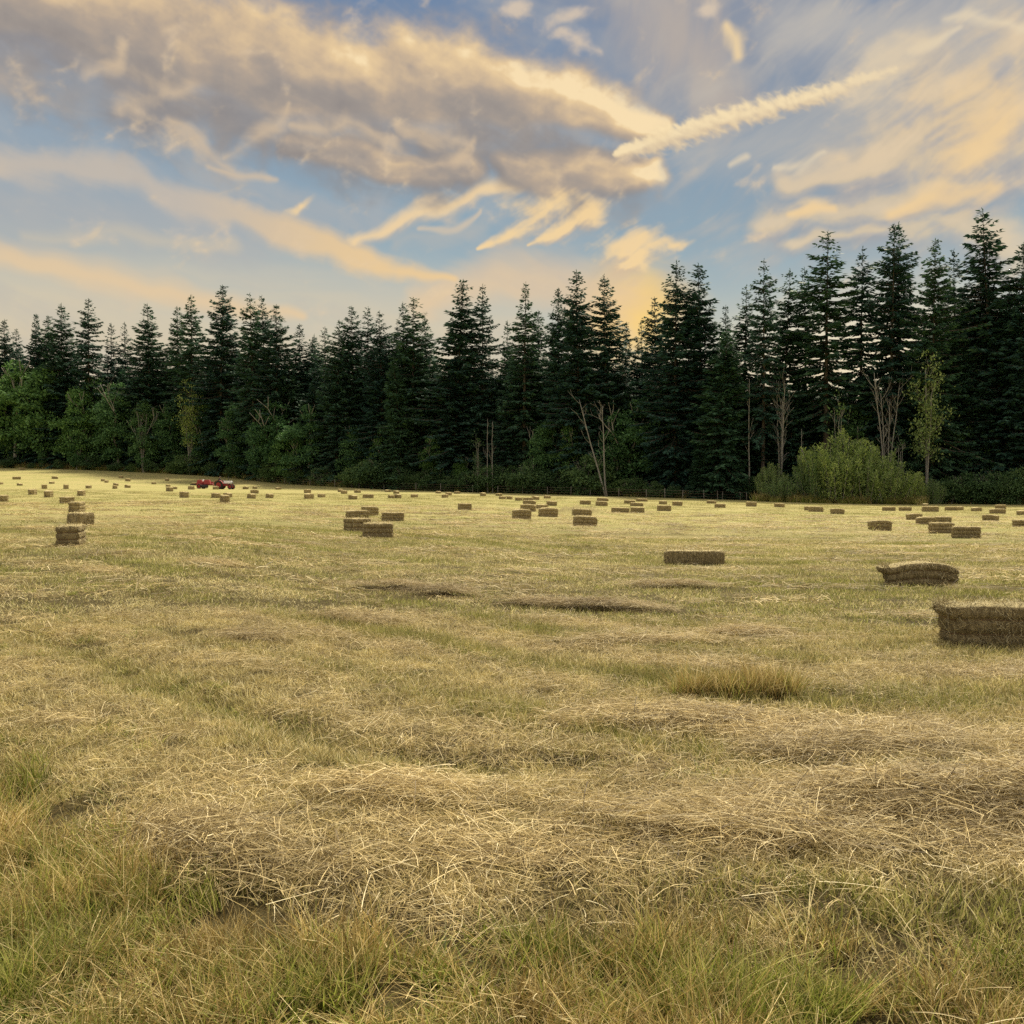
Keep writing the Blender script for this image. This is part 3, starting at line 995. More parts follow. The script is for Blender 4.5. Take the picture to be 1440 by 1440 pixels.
def build_grass():
    rng = np.random.RandomState(12)
    near = variant_collection('grass_tuft', [patch_stubble(10 + i, 0.10, 80, 0.02, 0.095, 0.0052) for i in range(8)], M_BLADE)
    midc = variant_collection('grass_clump', [patch_stubble(30 + i, 0.32, 120, 0.02, 0.080, 0.010, 2, 62) for i in range(6)], M_MIDB)
    farc = variant_collection('grass_patch', [patch_stubble(50 + i, 1.0, 130, 0.02, 0.08, 0.028, 1, 65) for i in range(6)], M_FARB)
    hayn = variant_collection('hay_wisp', [patch_hay(70 + i, 0.26, 75, 0.04, 0.26, 0.0023, 0.03) for i in range(8)], M_HAY)
    haym = variant_collection('hay_mat', [patch_hay(90 + i, 0.30, 150, 0.04, 0.30, 0.0028, 0.05, 1.7) for i in range(8)], M_HAY)
    hayf = variant_collection('hay_litter', [patch_hay(110 + i, 0.5, 80, 0.10, 0.36, 0.007, 0.04, 1.4, 3) for i in range(6)], M_HAY)
    tall = variant_collection('uncut_tuft', [patch_tall(130 + i, 0.085, 70, 0.09, 0.26, 0.0062) for i in range(8)], M_TALL)

    def sc(n, lo, hi, zlo=None, zhi=None):
        a = lo + (hi - lo) * rng.rand(n)
        z = a if zlo is None else zlo + (zhi - zlo) * rng.rand(n)
        return np.stack([a, a, z], 1)

    # cut sward, three distances
    def sward_layer(name, coll, n, d0, d1, nvar, s0, s1, label):
        X, Y = wedge(rng, n, d0, d1)
        g, h, dk = sward(X, Y)
        keep = (Y > tall_edge(X) - 0.1) & (rng.rand(n) > np.clip(h * 0.75 + dk * 0.6 - 0.25, 0, 0.93))
        for hb in HEAPED:
            keep &= ((X - hb[0]) ** 2 + (Y - hb[1]) ** 2) > hb[2] ** 2
        X, Y, g, dk = X[keep], Y[keep], g[keep], dk[keep]
        m = len(X)
        s = sc(m, s0, s1)
        s[:, 2] *= 0.55 + 0.75 * g + 0.3 * rng.rand(m)
        scatter(name, coll, X, Y, s, rng.rand(m) * 2 * PI, 0.0, label, 'grass', np.clip(g + 0.12 * rng.randn(m), 0, 1), dk * 0.5, rng.rand(m), nvar)

    HEAPED = []
    sward_layer('cut_grass', near, 11500, 2.6, 12.5, 8, 0.8, 1.3, 'short mown stubble, green and straw coloured, nearest part of the field')
    sward_layer('mown_grass', midc, 8200, 11.5, 34, 6, 0.8, 1.3, 'mown yellow-green stubble across the middle of the field')
    sward_layer('far_stubble', farc, 5000, 32, 120, 6, 0.7, 1.1, 'pale mown stubble towards the far side of the field')

    # loose hay
    X, Y = wedge(rng, 5200, 2.8, 13)
    g, h, dk = sward(X, Y)
    keep = (rng.rand(len(X)) < h * 0.95 + 0.05) & (Y > tall_edge(X) - 0.12)
    X, Y, g, h, dk = X[keep], Y[keep], g[keep], h[keep], dk[keep]
    n = len(X)
    scatter('loose_hay', hayn, X, Y, sc(n, 0.7, 1.25), rng.rand(n) * 2 * PI, 0.012 + 0.05 * rng.rand(n) * h, 'loose dry hay stalks strewn over the near stubble', 'hay',
            np.clip(g * 0.8, 0, 1), dk * 0.55 * rng.rand(n) ** 0.5, rng.rand(n), 8)
    # matted hay in rows, and on the mounds
    X, Y = wedge(rng, 15000, 3.4, 19)
    g, h, dk = sward(X, Y)
    keep = (rng.rand(len(X)) < np.clip((h - 0.60) * 1.3, 0, 0.52)) & (Y > tall_edge(X) - 0.18)
    X, Y, g, h, dk = X[keep], Y[keep], g[keep], h[keep], dk[keep]
    mx, my, md = [], [], []
    for a in MOUNDS[:11] + MOUNDS[20:25]:
        k = int(230 * a[2] * (a[3] + 0.06))
        t, s = rng.randn(k) * a[2] * 0.55, rng.randn(k) * a[3] * 0.6
        c, q = math.cos(R(a[5])), math.sin(R(a[5]))
        mx.append(a[0] + t * c - s * q)
        my.append(a[1] + t * q + s * c)
        md.append(np.full(k, a[6]))
    mx, my, md = np.concatenate(mx), np.concatenate(my), np.concatenate(md)
    X, Y = np.concatenate([X, mx]), np.concatenate([Y, my])
    dk = np.concatenate([dk * rng.rand(len(dk)), md * rng.rand(len(md)) ** 0.7 * 0.9])
    n = len(X)
    turn = np.where(X < -1, R(-30), R(-6)) + rng.randn(n) * 0.55
    scatter('matted_hay', haym, X, Y, sc(n, 0.7, 1.3), turn, 0.01 + 0.035 * rng.rand(n), 'thick rows and mounds of matted dry hay left lying on the field', 'hay',
            np.zeros(n), dk, rng.rand(n), 8)
    X, Y = wedge(rng, 6500, 12, 70)
    g, h, dk = sward(X, Y)
    keep = (rng.rand(len(X)) < h * 0.8)
    X, Y, dk = X[keep], Y[keep], dk[keep]
    n = len(X)
    scatter('hay_litter', hayf, X, Y, sc(n, 0.8, 1.6), rng.randn(n) * 0.4, 0.01 * np.ones(n), 'thin litter of dry hay on the farther stubble', 'hay',
            np.zeros(n), np.clip(dk + 0.5 * (rng.rand(n) > 0.8), 0, 1), rng.rand(n), 6)

    # uncut grass in front
    X, Y = wedge(rng, 9000, 1.6, 9.5, 44)
    t = tall_edge(X) - Y
    p = np.clip(0.15 + t * 1.6, 0, 1)
    p = p * np.clip(0.80 + 1.5 * fbm(X * 1.1, Y * 1.6, 3, 0.5, 82), 0.06, 1) * (1 - 0.85 * np.exp(-((X + 1.05) / 0.55) ** 2 - ((Y - 4.02) / 0.16) ** 2))
    keep = (rng.rand(len(X)) < p) & (t > -0.12)
    X, Y, t = X[keep], Y[keep], t[keep]
    n = len(X)
    cl = fbm(X * 1.4, Y * 1.4, 3, 0.5, 83)
    s = sc(n, 0.8, 1.3, 0.55, 0.95)
    s[:, 2] *= np.clip(0.92 + 0.9 * fbm(X * 2.1 + 7, Y * 2.1, 3, 0.5, 88), 0.4, 1.5) * np.clip(1.05 - 0.14 * t, 0.55, 1.1)
    gr = np.clip(0.56 + 1.1 * cl - 0.14 * np.clip(t - 0.9, 0, 1) + 0.1 * rng.randn(n), 0.03, 1)
    scatter('uncut_grass', tall, X, Y, s, rng.rand(n) * 2 * PI, np.zeros(n), 'uncut green grass with dry tips along the bottom of the picture', 'grass', gr, np.zeros(n), rng.rand(n), 8)
    # loose stalks lying across the uncut grass
    X, Y = wedge(rng, 110, 2.8, 7.5, 38)
    t = tall_edge(X) - Y
    keep = (t > -0.2) & (rng.rand(len(X)) < np.clip(fbm(X * 0.9, Y * 0.9, 3, 0.5, 84) * 3 + 0.1, 0, 1))
    X, Y = X[keep], Y[keep]
    n = len(X)
    scatter('fallen_hay', hayn, X, Y, sc(n, 0.6, 1.0), rng.rand(n) * 2 * PI, 0.05 + 0.08 * rng.rand(n), 'dry stalks fallen across the uncut grass in front', 'hay', np.zeros(n), np.zeros(n), rng.rand(n), 8)
    # the standing dry tuft in the middle distance, and green tufts
    tx, ty, tg = [], [], []
    for (cx, cy, a, b) in TUFTS:
        k = 40
        tx.append(cx + rng.randn(k) * a * 0.5)
        ty.append(cy + rng.randn(k) * b * 0.45)
        tg.append(0.22 + 0.22 * rng.rand(k))
    for (cx, cy, a, b, k) in [(3.0, 12.9, 0.28, 0.12, 10), (2.3, 13.2, 0.5, 0.2, 8), (-6.2, 14.2, 0.5, 0.3, 8), (-4.9, 9.8, 0.4, 0.25, 14), (-2.7, 8.2, 0.4, 0.2, 8), (-4.3, 10.4, 0.3, 0.2, 6),
                              (1.0, 5.7, 0.4, 0.1, 5), (1.0, 8.9, 0.5, 0.2, 5), (3.3, 11.2, 0.5, 0.2, 6), (-3.1, 6.9, 0.3, 0.2, 8), (3.2, 7.2, 0.4, 0.3, 6)]:
        tx.append(cx + rng.randn(k) * a)
        ty.append(cy + rng.randn(k) * b)
        tg.append(0.6 + 0.3 * rng.rand(k))
    X, Y, G = np.concatenate(tx), np.concatenate(ty), np.concatenate(tg)
    n = len(X)
    s = sc(n, 0.8, 1.2, 0.55, 0.85)
    s[:, 2] *= np.where(G < 0.45, 1.45, 0.5)
    scatter('standing_tufts', tall, X, Y, s, rng.rand(n) * 2 * PI, np.zeros(n), 'dry upright tuft the mower missed and small green tufts near it', 'grass', G, 0.12 * (G < 0.45), rng.rand(n), 8)


build_grass()

# ================================================================== hay bales
ORD = ['first', 'second', 'third', 'fourth', 'fifth', 'sixth', 'seventh', 'eighth', 'ninth', 'tenth', 'eleventh', 'twelfth',
       'thirteenth', 'fourteenth', 'fifteenth', 'sixteenth', 'seventeenth', 'eighteenth', 'nineteenth', 'twentieth', 'twenty-first', 'twenty-second',
       'twenty-third', 'twenty-fourth', 'twenty-fifth', 'twenty-sixth', 'twenty-seventh', 'twenty-eighth', 'twenty-ninth', 'thirtieth',
       'thirty-first', 'thirty-second', 'thirty-third', 'thirty-fourth', 'thirty-fifth', 'thirty-sixth', 'thirty-seventh', 'thirty-eighth', 'thirty-ninth', 'fortieth',
       'forty-first', 'forty-second', 'forty-third', 'forty-fourth', 'forty-fifth', 'forty-sixth', 'forty-seventh', 'forty-eighth', 'forty-ninth', 'fiftieth']


def bale_material():
    m, nt, b = new_mat('baled_hay')
    tcn = nt.nodes.new('ShaderNodeTexCoord')
    O = tcn.outputs['Object']
    fl = nnoise(nt, mk(nt, 'ShaderNodeMapping', {'Vector': O, 'Scale': (45, 7, 7)}).outputs[0], 1.0, 4, 0.7, 0.6)
    fi = nnoise(nt, mk(nt, 'ShaderNodeMapping', {'Vector': O, 'Scale': (30, 90, 90)}).outputs[0], 1.0, 5, 0.75, 1.5)
    big = nnoise(nt, O, 4.0, 3, 0.6)
    r = nattr(nt, 'rnd')
    c = nramp(nt, fi, [(0.3, (0.10, 0.08, 0.04)), (0.48, (0.40, 0.32, 0.16)), (0.7, (0.76, 0.65, 0.37))])
    c = nmix(nt, nmath(nt, 'MULTIPLY', nstep(nt, fl, 0.42, 0.58), 0.55), c, (0.10, 0.07, 0.035, 1))
    c = nmix(nt, nmath(nt, 'MULTIPLY', nstep(nt, big, 0.5, 0.7), 0.3), c, (0.24, 0.19, 0.095, 1))
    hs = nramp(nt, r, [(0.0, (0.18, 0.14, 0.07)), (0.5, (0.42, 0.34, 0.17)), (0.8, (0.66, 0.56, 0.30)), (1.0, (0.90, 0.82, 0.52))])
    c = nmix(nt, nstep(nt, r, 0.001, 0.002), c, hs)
    nt.links.new(c, b.inputs['Base Color'])
    bump = mk(nt, 'ShaderNodeBump', {'Height': nmath(nt, 'ADD', fi, fl), 'Strength': 1.0, 'Distance': 0.03})
    nt.links.new(bump.outputs[0], b.inputs['Normal'])
    b.inputs['Specular IOR Level'].default_value = 0.05
    return m


M_BALE = bale_material()
M_TWINE, _nt, _b = new_mat('baling_twine')
_b.inputs['Base Color'].default_value = (0.16, 0.10, 0.05, 1)


def bale_mesh(name, L, W, H, seed, grooves=True, bend=0.0, sag=0.0, flare=0.0, straws=700, slump=0.0, vertical=False, hang=0.0):
    """a small square bale: long along x, base at z=0. bend: arch upwards; flare: a loose flake at the -x end"""
    rng = np.random.RandomState(seed)
    nx, ny, nz = 34, 12, 20
    pts, quads, index = [], [], {}

    def vid(i, j, k):
        key = (i, j, k)
        if key not in index:
            index[key] = len(pts)
            pts.append((i / nx * 2 - 1, j / ny * 2 - 1, k / nz * 2 - 1))
        return index[key]
    for i in range(nx):
        for j in range(ny):
            quads.append((vid(i, j, 0), vid(i, j + 1, 0), vid(i + 1, j + 1, 0), vid(i + 1, j, 0)))
            quads.append((vid(i, j, nz), vid(i + 1, j, nz), vid(i + 1, j + 1, nz), vid(i, j + 1, nz)))
        for k in range(nz):
            quads.append((vid(i, 0, k), vid(i + 1, 0, k), vid(i + 1, 0, k + 1), vid(i, 0, k + 1)))
            quads.append((vid(i, ny, k), vid(i, ny, k + 1), vid(i + 1, ny, k + 1), vid(i + 1, ny, k)))
    for j in range(ny):
        for k in range(nz):
            quads.append((vid(0, j, k), vid(0, j, k + 1), vid(0, j + 1, k + 1), vid(0, j + 1, k)))
            quads.append((vid(nx, j, k), vid(nx, j + 1, k), vid(nx, j + 1, k + 1), vid(nx, j, k + 1)))
    P = np.array(pts)

    def deform(P, out=0.0):
        x, y, z = P[:, 0], P[:, 1], P[:, 2]
        e = 1 / 7.0                                     # rounded box
        n = (np.abs(x) ** 14 + np.abs(y) ** 7 + np.abs(z) ** 7) ** e
        m = np.maximum.reduce([np.abs(x), np.abs(y), np.abs(z)])
        q = P * (m / np.maximum(n, 1e-6))[:, None]
        X, Y, Z = q[:, 0] * L / 2, q[:, 1] * W / 2, q[:, 2] * H / 2
        # flakes: thin slices across the length, each a little in or out
        f = perlin(x * 11 + seed, np.zeros_like(x) + seed * 3.3, 5)
        side = 1 + 0.035 * f * (np.abs(x) < 0.97)
        Y, Z = Y * side, Z * (1 + 0.6 * (side - 1))
        if grooves:                                     # where the twine pulls in, on the sides and ends
            for gzv in (-0.30, 0.36):
                gq = np.exp(-((z - gzv) / 0.11) ** 2)
                Y = Y * (1 - 0.13 * gq)
                X = X * (1 - 0.035 * gq * (np.abs(x) > 0.8))
        lump = fbm(X * 6 + seed * 3.1, (Y + Z * 1.7) * 6, 3, 0.5, seed)
        Y = Y + np.sign(y) * 0.02 * lump
        Z = Z + 0.018 * fbm(X * 5, Y * 7 + seed, 3, 0.5, seed + 4) * (z > 0)
        X = X + np.sign(x) * 0.03 * fbm(Y * 7 + seed, Z * 7, 3, 0.5, seed + 2) * (np.abs(x) > 0.85)
        X = X + hang * np.clip(z, -0.5, 1) * H * np.abs(x) ** 3 * np.sign(x)     # the upper layer reaches out over the ends
        Z = Z + bend * (1 - (X / (L / 2)) ** 2) * (0.45 + 0.55 * (z + 1) / 2) - bend * 0.45
        Z = Z - slump * H * np.clip((x - 0.3) / 0.7, 0, 1) ** 2 * (z > -0.5)
        if flare:
            t = np.clip((-x - 0.86) / 0.14, 0, 1) * np.clip((z - 0.2) / 0.8, 0, 1)
            X, Z = X - flare * t, Z + flare * 0.1 * t
        return np.stack([X, Y, Z + H / 2], 1)
    V = deform(P)
    V[:, 2] = np.where(P[:, 2] < -0.999, np.minimum(V[:, 2], 0.02 + (bend * 0.25 * (1 - P[:, 0] ** 2) if bend else 0)) - 0.03, V[:, 2])
    acc = Acc()
    acc.add(V, quads, None, 0, rnd=np.where(P[:, 2] > 0.999, 0.80 * (np.abs(P[:, 1]) < 0.99), 0.0))   # light on the upper side, painted in as a paler colour
    if straws:
        # straws: lie on a random quad, mostly in its plane, ends poking out
        Q = np.array(quads)
        C = V[Q].mean(1)
        Nn = np.cross(V[Q[:, 1]] - V[Q[:, 0]], V[Q[:, 2]] - V[Q[:, 0]])
        ar = np.linalg.norm(Nn, axis=1)
        Nn /= ar[:, None] + 1e-9
        ok = Nn[:, 2] > -0.5
        p = ar * ok
        if grooves:
            for gzv in (-0.30, 0.36):
                p = p * (1 - 0.9 * np.exp(-(((C[:, 2] / H * 2 - 1) - gzv) / 0.12) ** 2) * (np.abs(Nn[:, 2]) < 0.6))
        pick = rng.choice(len(Q), straws, p=p / p.sum())
        base = C[pick] + rng.randn(straws, 3) * 0.012
        nn = Nn[pick]
        d = rng.randn(straws, 3)
        if vertical:
            d = d * np.array([0.45, 0.6, 1.6])
        else:
            d = d * np.array([0.8, 1.0, 1.1])
        d -= nn * (d * nn).sum(1)[:, None]
        d /= np.linalg.norm(d, axis=1)[:, None] + 1e-9
        d = d + nn * (np.abs(rng.randn(straws)) * 0.22)[:, None]
        d /= np.linalg.norm(d, axis=1)[:, None]
        s = np.cross(d, nn + 0.3 * rng.randn(straws, 3))
        s /= np.linalg.norm(s, axis=1)[:, None] + 1e-9
        Ls = 0.04 + 0.12 * rng.rand(straws) ** 2
        bendv = rng.randn(straws, 3) * 0.25 * Ls[:, None]
        ribbons(acc, base, d, s, Ls, np.full(straws, 0.0055 if straws > 900 else 0.009), bendv, 3, rnd=np.clip(0.02 + 0.98 * rng.rand(straws) ** np.where(nn[:, 2] > 0.55, 0.3, 1.4), 0.02, 1), taper=0.5)  # straws facing up coloured paler, so the top looks lit
    if flare:
        k = 260
        b0 = np.stack([-L / 2 - flare * 0.5 * rng.rand(k), (rng.rand(k) - 0.5) * W * 0.9, H * (0.8 + 0.25 * rng.rand(k))], 1)
        d, s, a = rdir(k, 30, 120, rng)
        ribbons(acc, b0, d, s, 0.05 + 0.10 * rng.rand(k), np.full(k, 0.004), rng.randn(k, 3) * 0.03, 3, rnd=0.3 + 0.7 * rng.rand(k), taper=0.5)
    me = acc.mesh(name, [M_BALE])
    return me, deform


def twine_mesh(L, W, H, z0, deform, r=0.006):
    """a loop of twine round the sides and ends, following the bale"""
    t = np.linspace(0, 1, 61)[:-1]
    P = []
    for a in t:
        q = a * 4
        if q < 1: P.append((q * 2 - 1, -1))
        elif q < 2: P.append((1, (q - 1) * 2 - 1))
        elif q < 3: P.append((1 - (q - 2) * 2, 1))
        else: P.append((-1, 1 - (q - 3) * 2))
    P = np.array([(x, y, z0) for x, y in P])
    V = deform(P)
    c = V.mean(0)
    V = c + (V - c) * np.array([1.004, 1.02, 1.0])
    acc = Acc()
    tube(acc, np.concatenate([V, V[:1]]), r, 5)
    return acc.mesh('twine', [M_TWINE], True)


BALE_KINDS = []
for _i, _kw in enumerate([dict(), dict(bend=0.04, hang=0.03), dict(hang=0.04), dict(slump=0.12), dict(bend=0.03, hang=0.05, slump=0.05), dict(grooves=False, vertical=True)]):
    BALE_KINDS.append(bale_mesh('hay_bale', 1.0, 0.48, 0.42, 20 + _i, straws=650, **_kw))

# (x0, x1, top, bottom) in the photograph; then the yaw in degrees (None: pick one), the kind, a label (None: by its place)
BALES = [
    (79, 120.5, 741, 769.5, 80, 2, 'squat hay bale seen end-on, nearest the camera on the left side'),
    (95, 132, 722, 740.5, 52, 5, 'boxy hay bale directly behind the nearest left-hand bale'),
    (95, 121, 706.5, 721, 74, 2, 'third hay bale back in the left row, just behind the boxy one'),
    (85, 104, 699.5, 708.5, 35, 0, 'farthest and smallest hay bale of the four that line up on the left'),
    (508.5, 553.5, 736.5, 757.5, 8, 0, 'nearest hay bale of the cluster of five left of centre'),
    (485, 519, 730, 749, 38, 2, 'hay bale half hidden at the left behind the nearest of the five-bale cluster'),
    (485, 520.5, 720.5, 732, 22, 1, 'low hay bale at the left back of the five-bale cluster'),
    (507, 533, 713, 726, 42, 3, 'farthest hay bale of the five-bale cluster left of centre'),
    (535.5, 569, 721, 733.5, 10, 0, 'hay bale at the right side of the five-bale cluster'),
    (643, 664, 708.5, 718, 20, 0, 'lone hay bale between the five-bale cluster and the middle group'),
    (804.5, 841, 726.5, 740.5, 16, 3, 'hay bale with a drooping right end, nearest of the middle group'),
    (803.5, 833, 716.5, 726, 18, 3, 'hay bale straight behind the nearest bale of the middle group'),
    (719, 748, 717.5, 730.5, 18, 1, 'left front hay bale of the middle group, rounded on top'),
    (756, 785.5, 715.5, 727.5, 18, 1, 'hay bale beside the rounded one in the front of the middle group'),
    (1338.5, 1379, 741, 757.5, 10, 0, 'nearest hay bale of the cluster of five at the right'),
    (1306, 1342, 735.5, 750.5, 15, 2, 'hay bale touching the left of the nearest one in the right-hand cluster'),
    (1220, 1255, 733, 747, 20, 4, 'lone hay bale left of the right-hand cluster, with a sagging top'),
    (859.5, 885, 714.5, 722, 0, 0, 'left one of two equal hay bales lying end to end right of centre'),
    (886, 906.5, 714, 722, 5, 0, 'right one of two equal hay bales lying end to end right of centre'),
    (923.5, 944, 711, 719, 6, 0, 'hay bale just right of the two that lie end to end'),
    (1276.5, 1295, 723.5, 732, 30, 4, 'leftmost hay bale at the back of the right-hand cluster'),
    (1288, 1315.5, 728, 738, 12, 1, 'long low hay bale in the middle of the right-hand cluster'),
    (1317, 1336, 728, 735, 5, 2, 'small hay bale at the right back of the right-hand cluster'),
    (1383.5, 1403, 725, 733, -25, 4, 'hay bale standing alone right of the right-hand cluster'),
    (1424.5, 1452, 732, 742, 8, 2, 'hay bale cut by the right edge of the photo, beyond the cluster'),
]
for _q in [(0, 11, 697, 706), (40, 52, 689, 696.5), (62, 75, 691, 700), (109, 120, 690.5, 698), (18, 29.5, 671, 675), (-4, 5, 679.5, 682), (24, 32, 680.5, 683.5),
           (59, 66, 682, 688), (69, 77, 678, 681), (73, 82, 670.5, 674), (27, 36, 658.5, 661.5), (89.5, 96.5, 682, 688), (120.5, 129, 683, 687.5), (142, 148, 674, 677.5),
           (147, 153, 676, 679.5), (159, 167, 680, 683.5), (158.5, 165, 683.5, 688), (167, 174, 670, 673), (176, 184, 674, 677.5), (175, 184, 682.5, 686.5), (213, 220, 678.5, 681.5),
           (232, 238, 673.5, 677), (233, 244, 685.5, 691.5), (233, 240, 682.5, 685), (242, 249.5, 685, 688.5), (252, 266, 692, 700.5), (264, 274, 684, 689), (297, 310, 694, 701),
           (313, 327, 694, 700), (309, 323, 697, 707.5), (299, 308, 684.5, 689), (341, 350, 685, 688.5), (355, 362, 685, 688), (352, 364, 689.5, 694.5), (347, 360, 695, 701.5),
           (373, 385, 695, 701), (387, 396, 686, 689), (427, 438, 689, 694), (427, 442, 695, 702), (446, 458, 695, 700), (475, 482, 688.5, 692.5), (479, 489, 690.5, 695),
           (497.5, 508, 689.5, 693.5), (489, 503, 697, 703), (510, 525.5, 695.5, 701), (541, 550, 690.5, 692.5), (552.5, 562, 691, 695), (545.5, 555, 696.5, 701), (553.5, 565, 695.5, 701),
           (577, 588.5, 695.5, 700), (612, 620.5, 692.5, 694.5), (626, 636, 693, 697), (620.5, 631, 696, 700.5), (638, 648, 693, 695), (674.5, 684, 693.5, 698), (696.5, 707, 696, 698),
           (701, 712, 699, 702.5), (712, 721, 699, 702.5), (724, 735, 700, 704.5), (735, 750, 700.5, 704.5), (747, 759, 698.5, 703.5), (764, 775, 698, 701.5), (735, 754, 704.5, 710.5),
           (767.5, 784, 705.5, 712), (731, 754, 710.5, 720), (753, 771.5, 711, 716), (815, 831, 704, 710), (837.5, 854.5, 705.5, 712), (839, 856, 700.5, 705), (877.5, 893, 704, 709),
           (886, 904.5, 708, 712.5), (894, 911, 703, 706), (926, 938.5, 705, 710), (945, 960, 706, 712), (993, 1008, 705, 709), (1004.5, 1020.5, 709, 714.5), (1049, 1064, 706.5, 713),
           (1088, 1104, 708.5, 714), (1131, 1140, 712.5, 718), (1137, 1158, 713, 720.5), (1168, 1187.5, 716, 723.5), (1240.5, 1259.5, 713.5, 719), (1264, 1282, 713.5, 719),
           (1296.5, 1320, 712.5, 720), (1298, 1305, 709.5, 713), (1329, 1347, 713, 718.5), (1345, 1355, 713, 718), (1365.5, 1381, 714.5, 719.5), (1392, 1414, 716.5, 723),
           (1399.5, 1414.5, 710.5, 716.5), (1429.5, 1448, 720, 725)]:
    BALES.append((*_q, None, None, None))


def place_bale(x0, x1, top, bot, yaw, kind, label, i):
    rng = random.Random(i * 7 + 3)
    uc = (x0 + x1) / 2
    x, y = at(uc, bot - 0.5)
    wpx = (x1 - x0) * y / F
    hpx = (bot - top) * y / F
    if kind is None:
        kind = rng.choice([0, 0, 1, 2, 2, 3, 4])
    H = 0.42 * min(1.25, max(0.72, (hpx + 0.02) / 0.42))
    W = 0.48 * (0.95 + 0.1 * rng.random())
    if yaw is None:
        best = min(range(24, 88), key=lambda q: abs(0.98 * math.cos(R(q)) + 0.46 * math.sin(R(q)) - wpx))
        yaw = (rng.uniform(0, 12) if wpx > 0.93 and rng.random() < 0.7 else best) * rng.choice([1, 1, -1])
    cy, sy = abs(math.cos(R(yaw))), abs(math.sin(R(yaw)))
    L = min(1.25, max(0.78, (wpx - W * sy) / max(cy, 0.3))) if cy > 0.3 else 0.95
    me = BALE_KINDS[kind][0]
    o = bpy.data.objects.new('hay_bale', me)
    # the near face sits where the photograph shows its base
    d = 0.5 * (L * sy + W * cy)
    u = y + d
    x = x * u / y
    o.location = (x, u, float(gz(x, u)) - 0.02)
    e = 0.4
    sx, sy2 = float(gz(x + e, u, False) - gz(x - e, u, False)) / (2 * e), float(gz(x, u + e, False) - gz(x, u - e, False)) / (2 * e)
    a = R(yaw) - math.atan2(x, u)                      # yaw is measured against the line of sight
    o.rotation_euler = (math.atan(-sx * math.sin(a) + sy2 * math.cos(a)), -math.atan(sx * math.cos(a) + sy2 * math.sin(a)), a)
    o.scale = (L / 1.0, W / 0.48, H / 0.42)
    o['category'] = 'hay bale'
    o['group'] = 'hay bales lying about the mown field'
    o['label'] = label or ''
    link(o)
    if bot - top > 9:
        df = BALE_KINDS[kind][1]
        if kind != 5:
            for z0 in (-0.30, 0.36):
                t = bpy.data.objects.new('twine', TW[(kind, z0)])
                link(t, o)
    return o


TW = {(k, z0): twine_mesh(1.0, 0.48, 0.42, z0, BALE_KINDS[k][1], 0.008) for k in range(5) for z0 in (-0.30, 0.36)}
REGIONS = [(262, 'far hay bale on the left slope, {} from the left'),
           (400, 'small hay bale around the red tractor, {} from the left'),
           (600, 'far hay bale behind the five-bale cluster, {} from the left'),
           (695, 'far hay bale left of the middle group, {} from the left'),
           (800, 'hay bale at the back of the middle group, {} from the left'),
           (930, 'far hay bale right of the middle group, {} from the left'),
           (1200, 'far hay bale in front of the pale willows, {} from the left'),
           (2000, 'far hay bale right of the pale willows, {} from the left')]
_bl = []
for _i, _q in enumerate(BALES):
    _bl.append((place_bale(*_q, _i), (_q[0] + _q[1]) / 2, _q[6]))
_lo = -1e9
for _hi, _text in REGIONS:
    _mem = sorted([(u, o) for o, u, lab in _bl if lab is None and _lo <= u < _hi], key=lambda t: t[0])
    for _k, (_u, _o) in enumerate(_mem):
        _o['label'] = _text.format(ORD[_k])
    _lo = _hi


def special_bale(label, cx, cy, yaw, L, W, H, tw=True, tilt=0.0, **kw):
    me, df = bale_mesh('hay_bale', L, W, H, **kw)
    o = bpy.data.objects.new('hay_bale', me)
    o.location = (cx, cy, float(gz(cx, cy)) - 0.025)
    o.rotation_euler = (0, R(tilt), R(yaw))
    o['label'], o['category'], o['group'] = label, 'hay bale', 'hay bales lying about the mown field'
    link(o)
    if tw:
        for z0 in (-0.30, 0.36):
            link(bpy.data.objects.new('twine', twine_mesh(L, W, H, z0, df, 0.006)), o)
    return o


special_bale('largest hay bale, nearest the camera, cut by the right edge', 5.03, 10.45, -4, 1.22, 0.50, 0.45, seed=61, flare=0.09, straws=2600, hang=0.02)
special_bale('arched dark hay bale with a loose tuft at its left end', 6.95, 17.45, -3, 1.16, 0.50, 0.36, seed=62, flare=0.16, straws=1900, bend=0.11, hang=0.03)
special_bale('long dark hay bale with upright flakes, alone in the middle right', 3.98, 22.4, -7, 1.28, 0.44, 0.33, tw=False, seed=63, straws=1800, grooves=False, vertical=True)

# ================================================================== tractor, baler, driver
def paint(name, rgb, rough=0.4, dirt=0.25):
    m, nt, b = new_mat(name)
    geo = nt.nodes.new('ShaderNodeNewGeometry')
    n = nnoise(nt, geo.outputs['Position'], 5.0, 5, 0.7)
    c = nmix(nt, nmath(nt, 'MULTIPLY', nstep(nt, n, 0.45, 0.7), dirt), (*rgb, 1), (0.20, 0.16, 0.10, 1))
    nt.links.new(c, b.inputs['Base Color'])
    b.inputs['Roughness'].default_value = rough
    b.inputs['Specular IOR Level'].default_value = 0.4
    return m


M_RED = paint('faded_red_paint', (0.34, 0.03, 0.035), 0.6, 0.45)
M_WHITE = paint('white_paint', (0.86, 0.86, 0.84), 0.35, 0.0)
M_DARK = paint('dark_iron', (0.03, 0.028, 0.026), 0.6)
M_TYRE = paint('tyre_rubber', (0.025, 0.024, 0.022), 0.85)
M_GALV = paint('galvanised_steel', (0.55, 0.55, 0.53), 0.5)
M_WOODP = paint('weathered_post', (0.24, 0.22, 0.18), 0.9)
M_RUST = paint('rusty_wire', (0.20, 0.15, 0.11), 0.7)


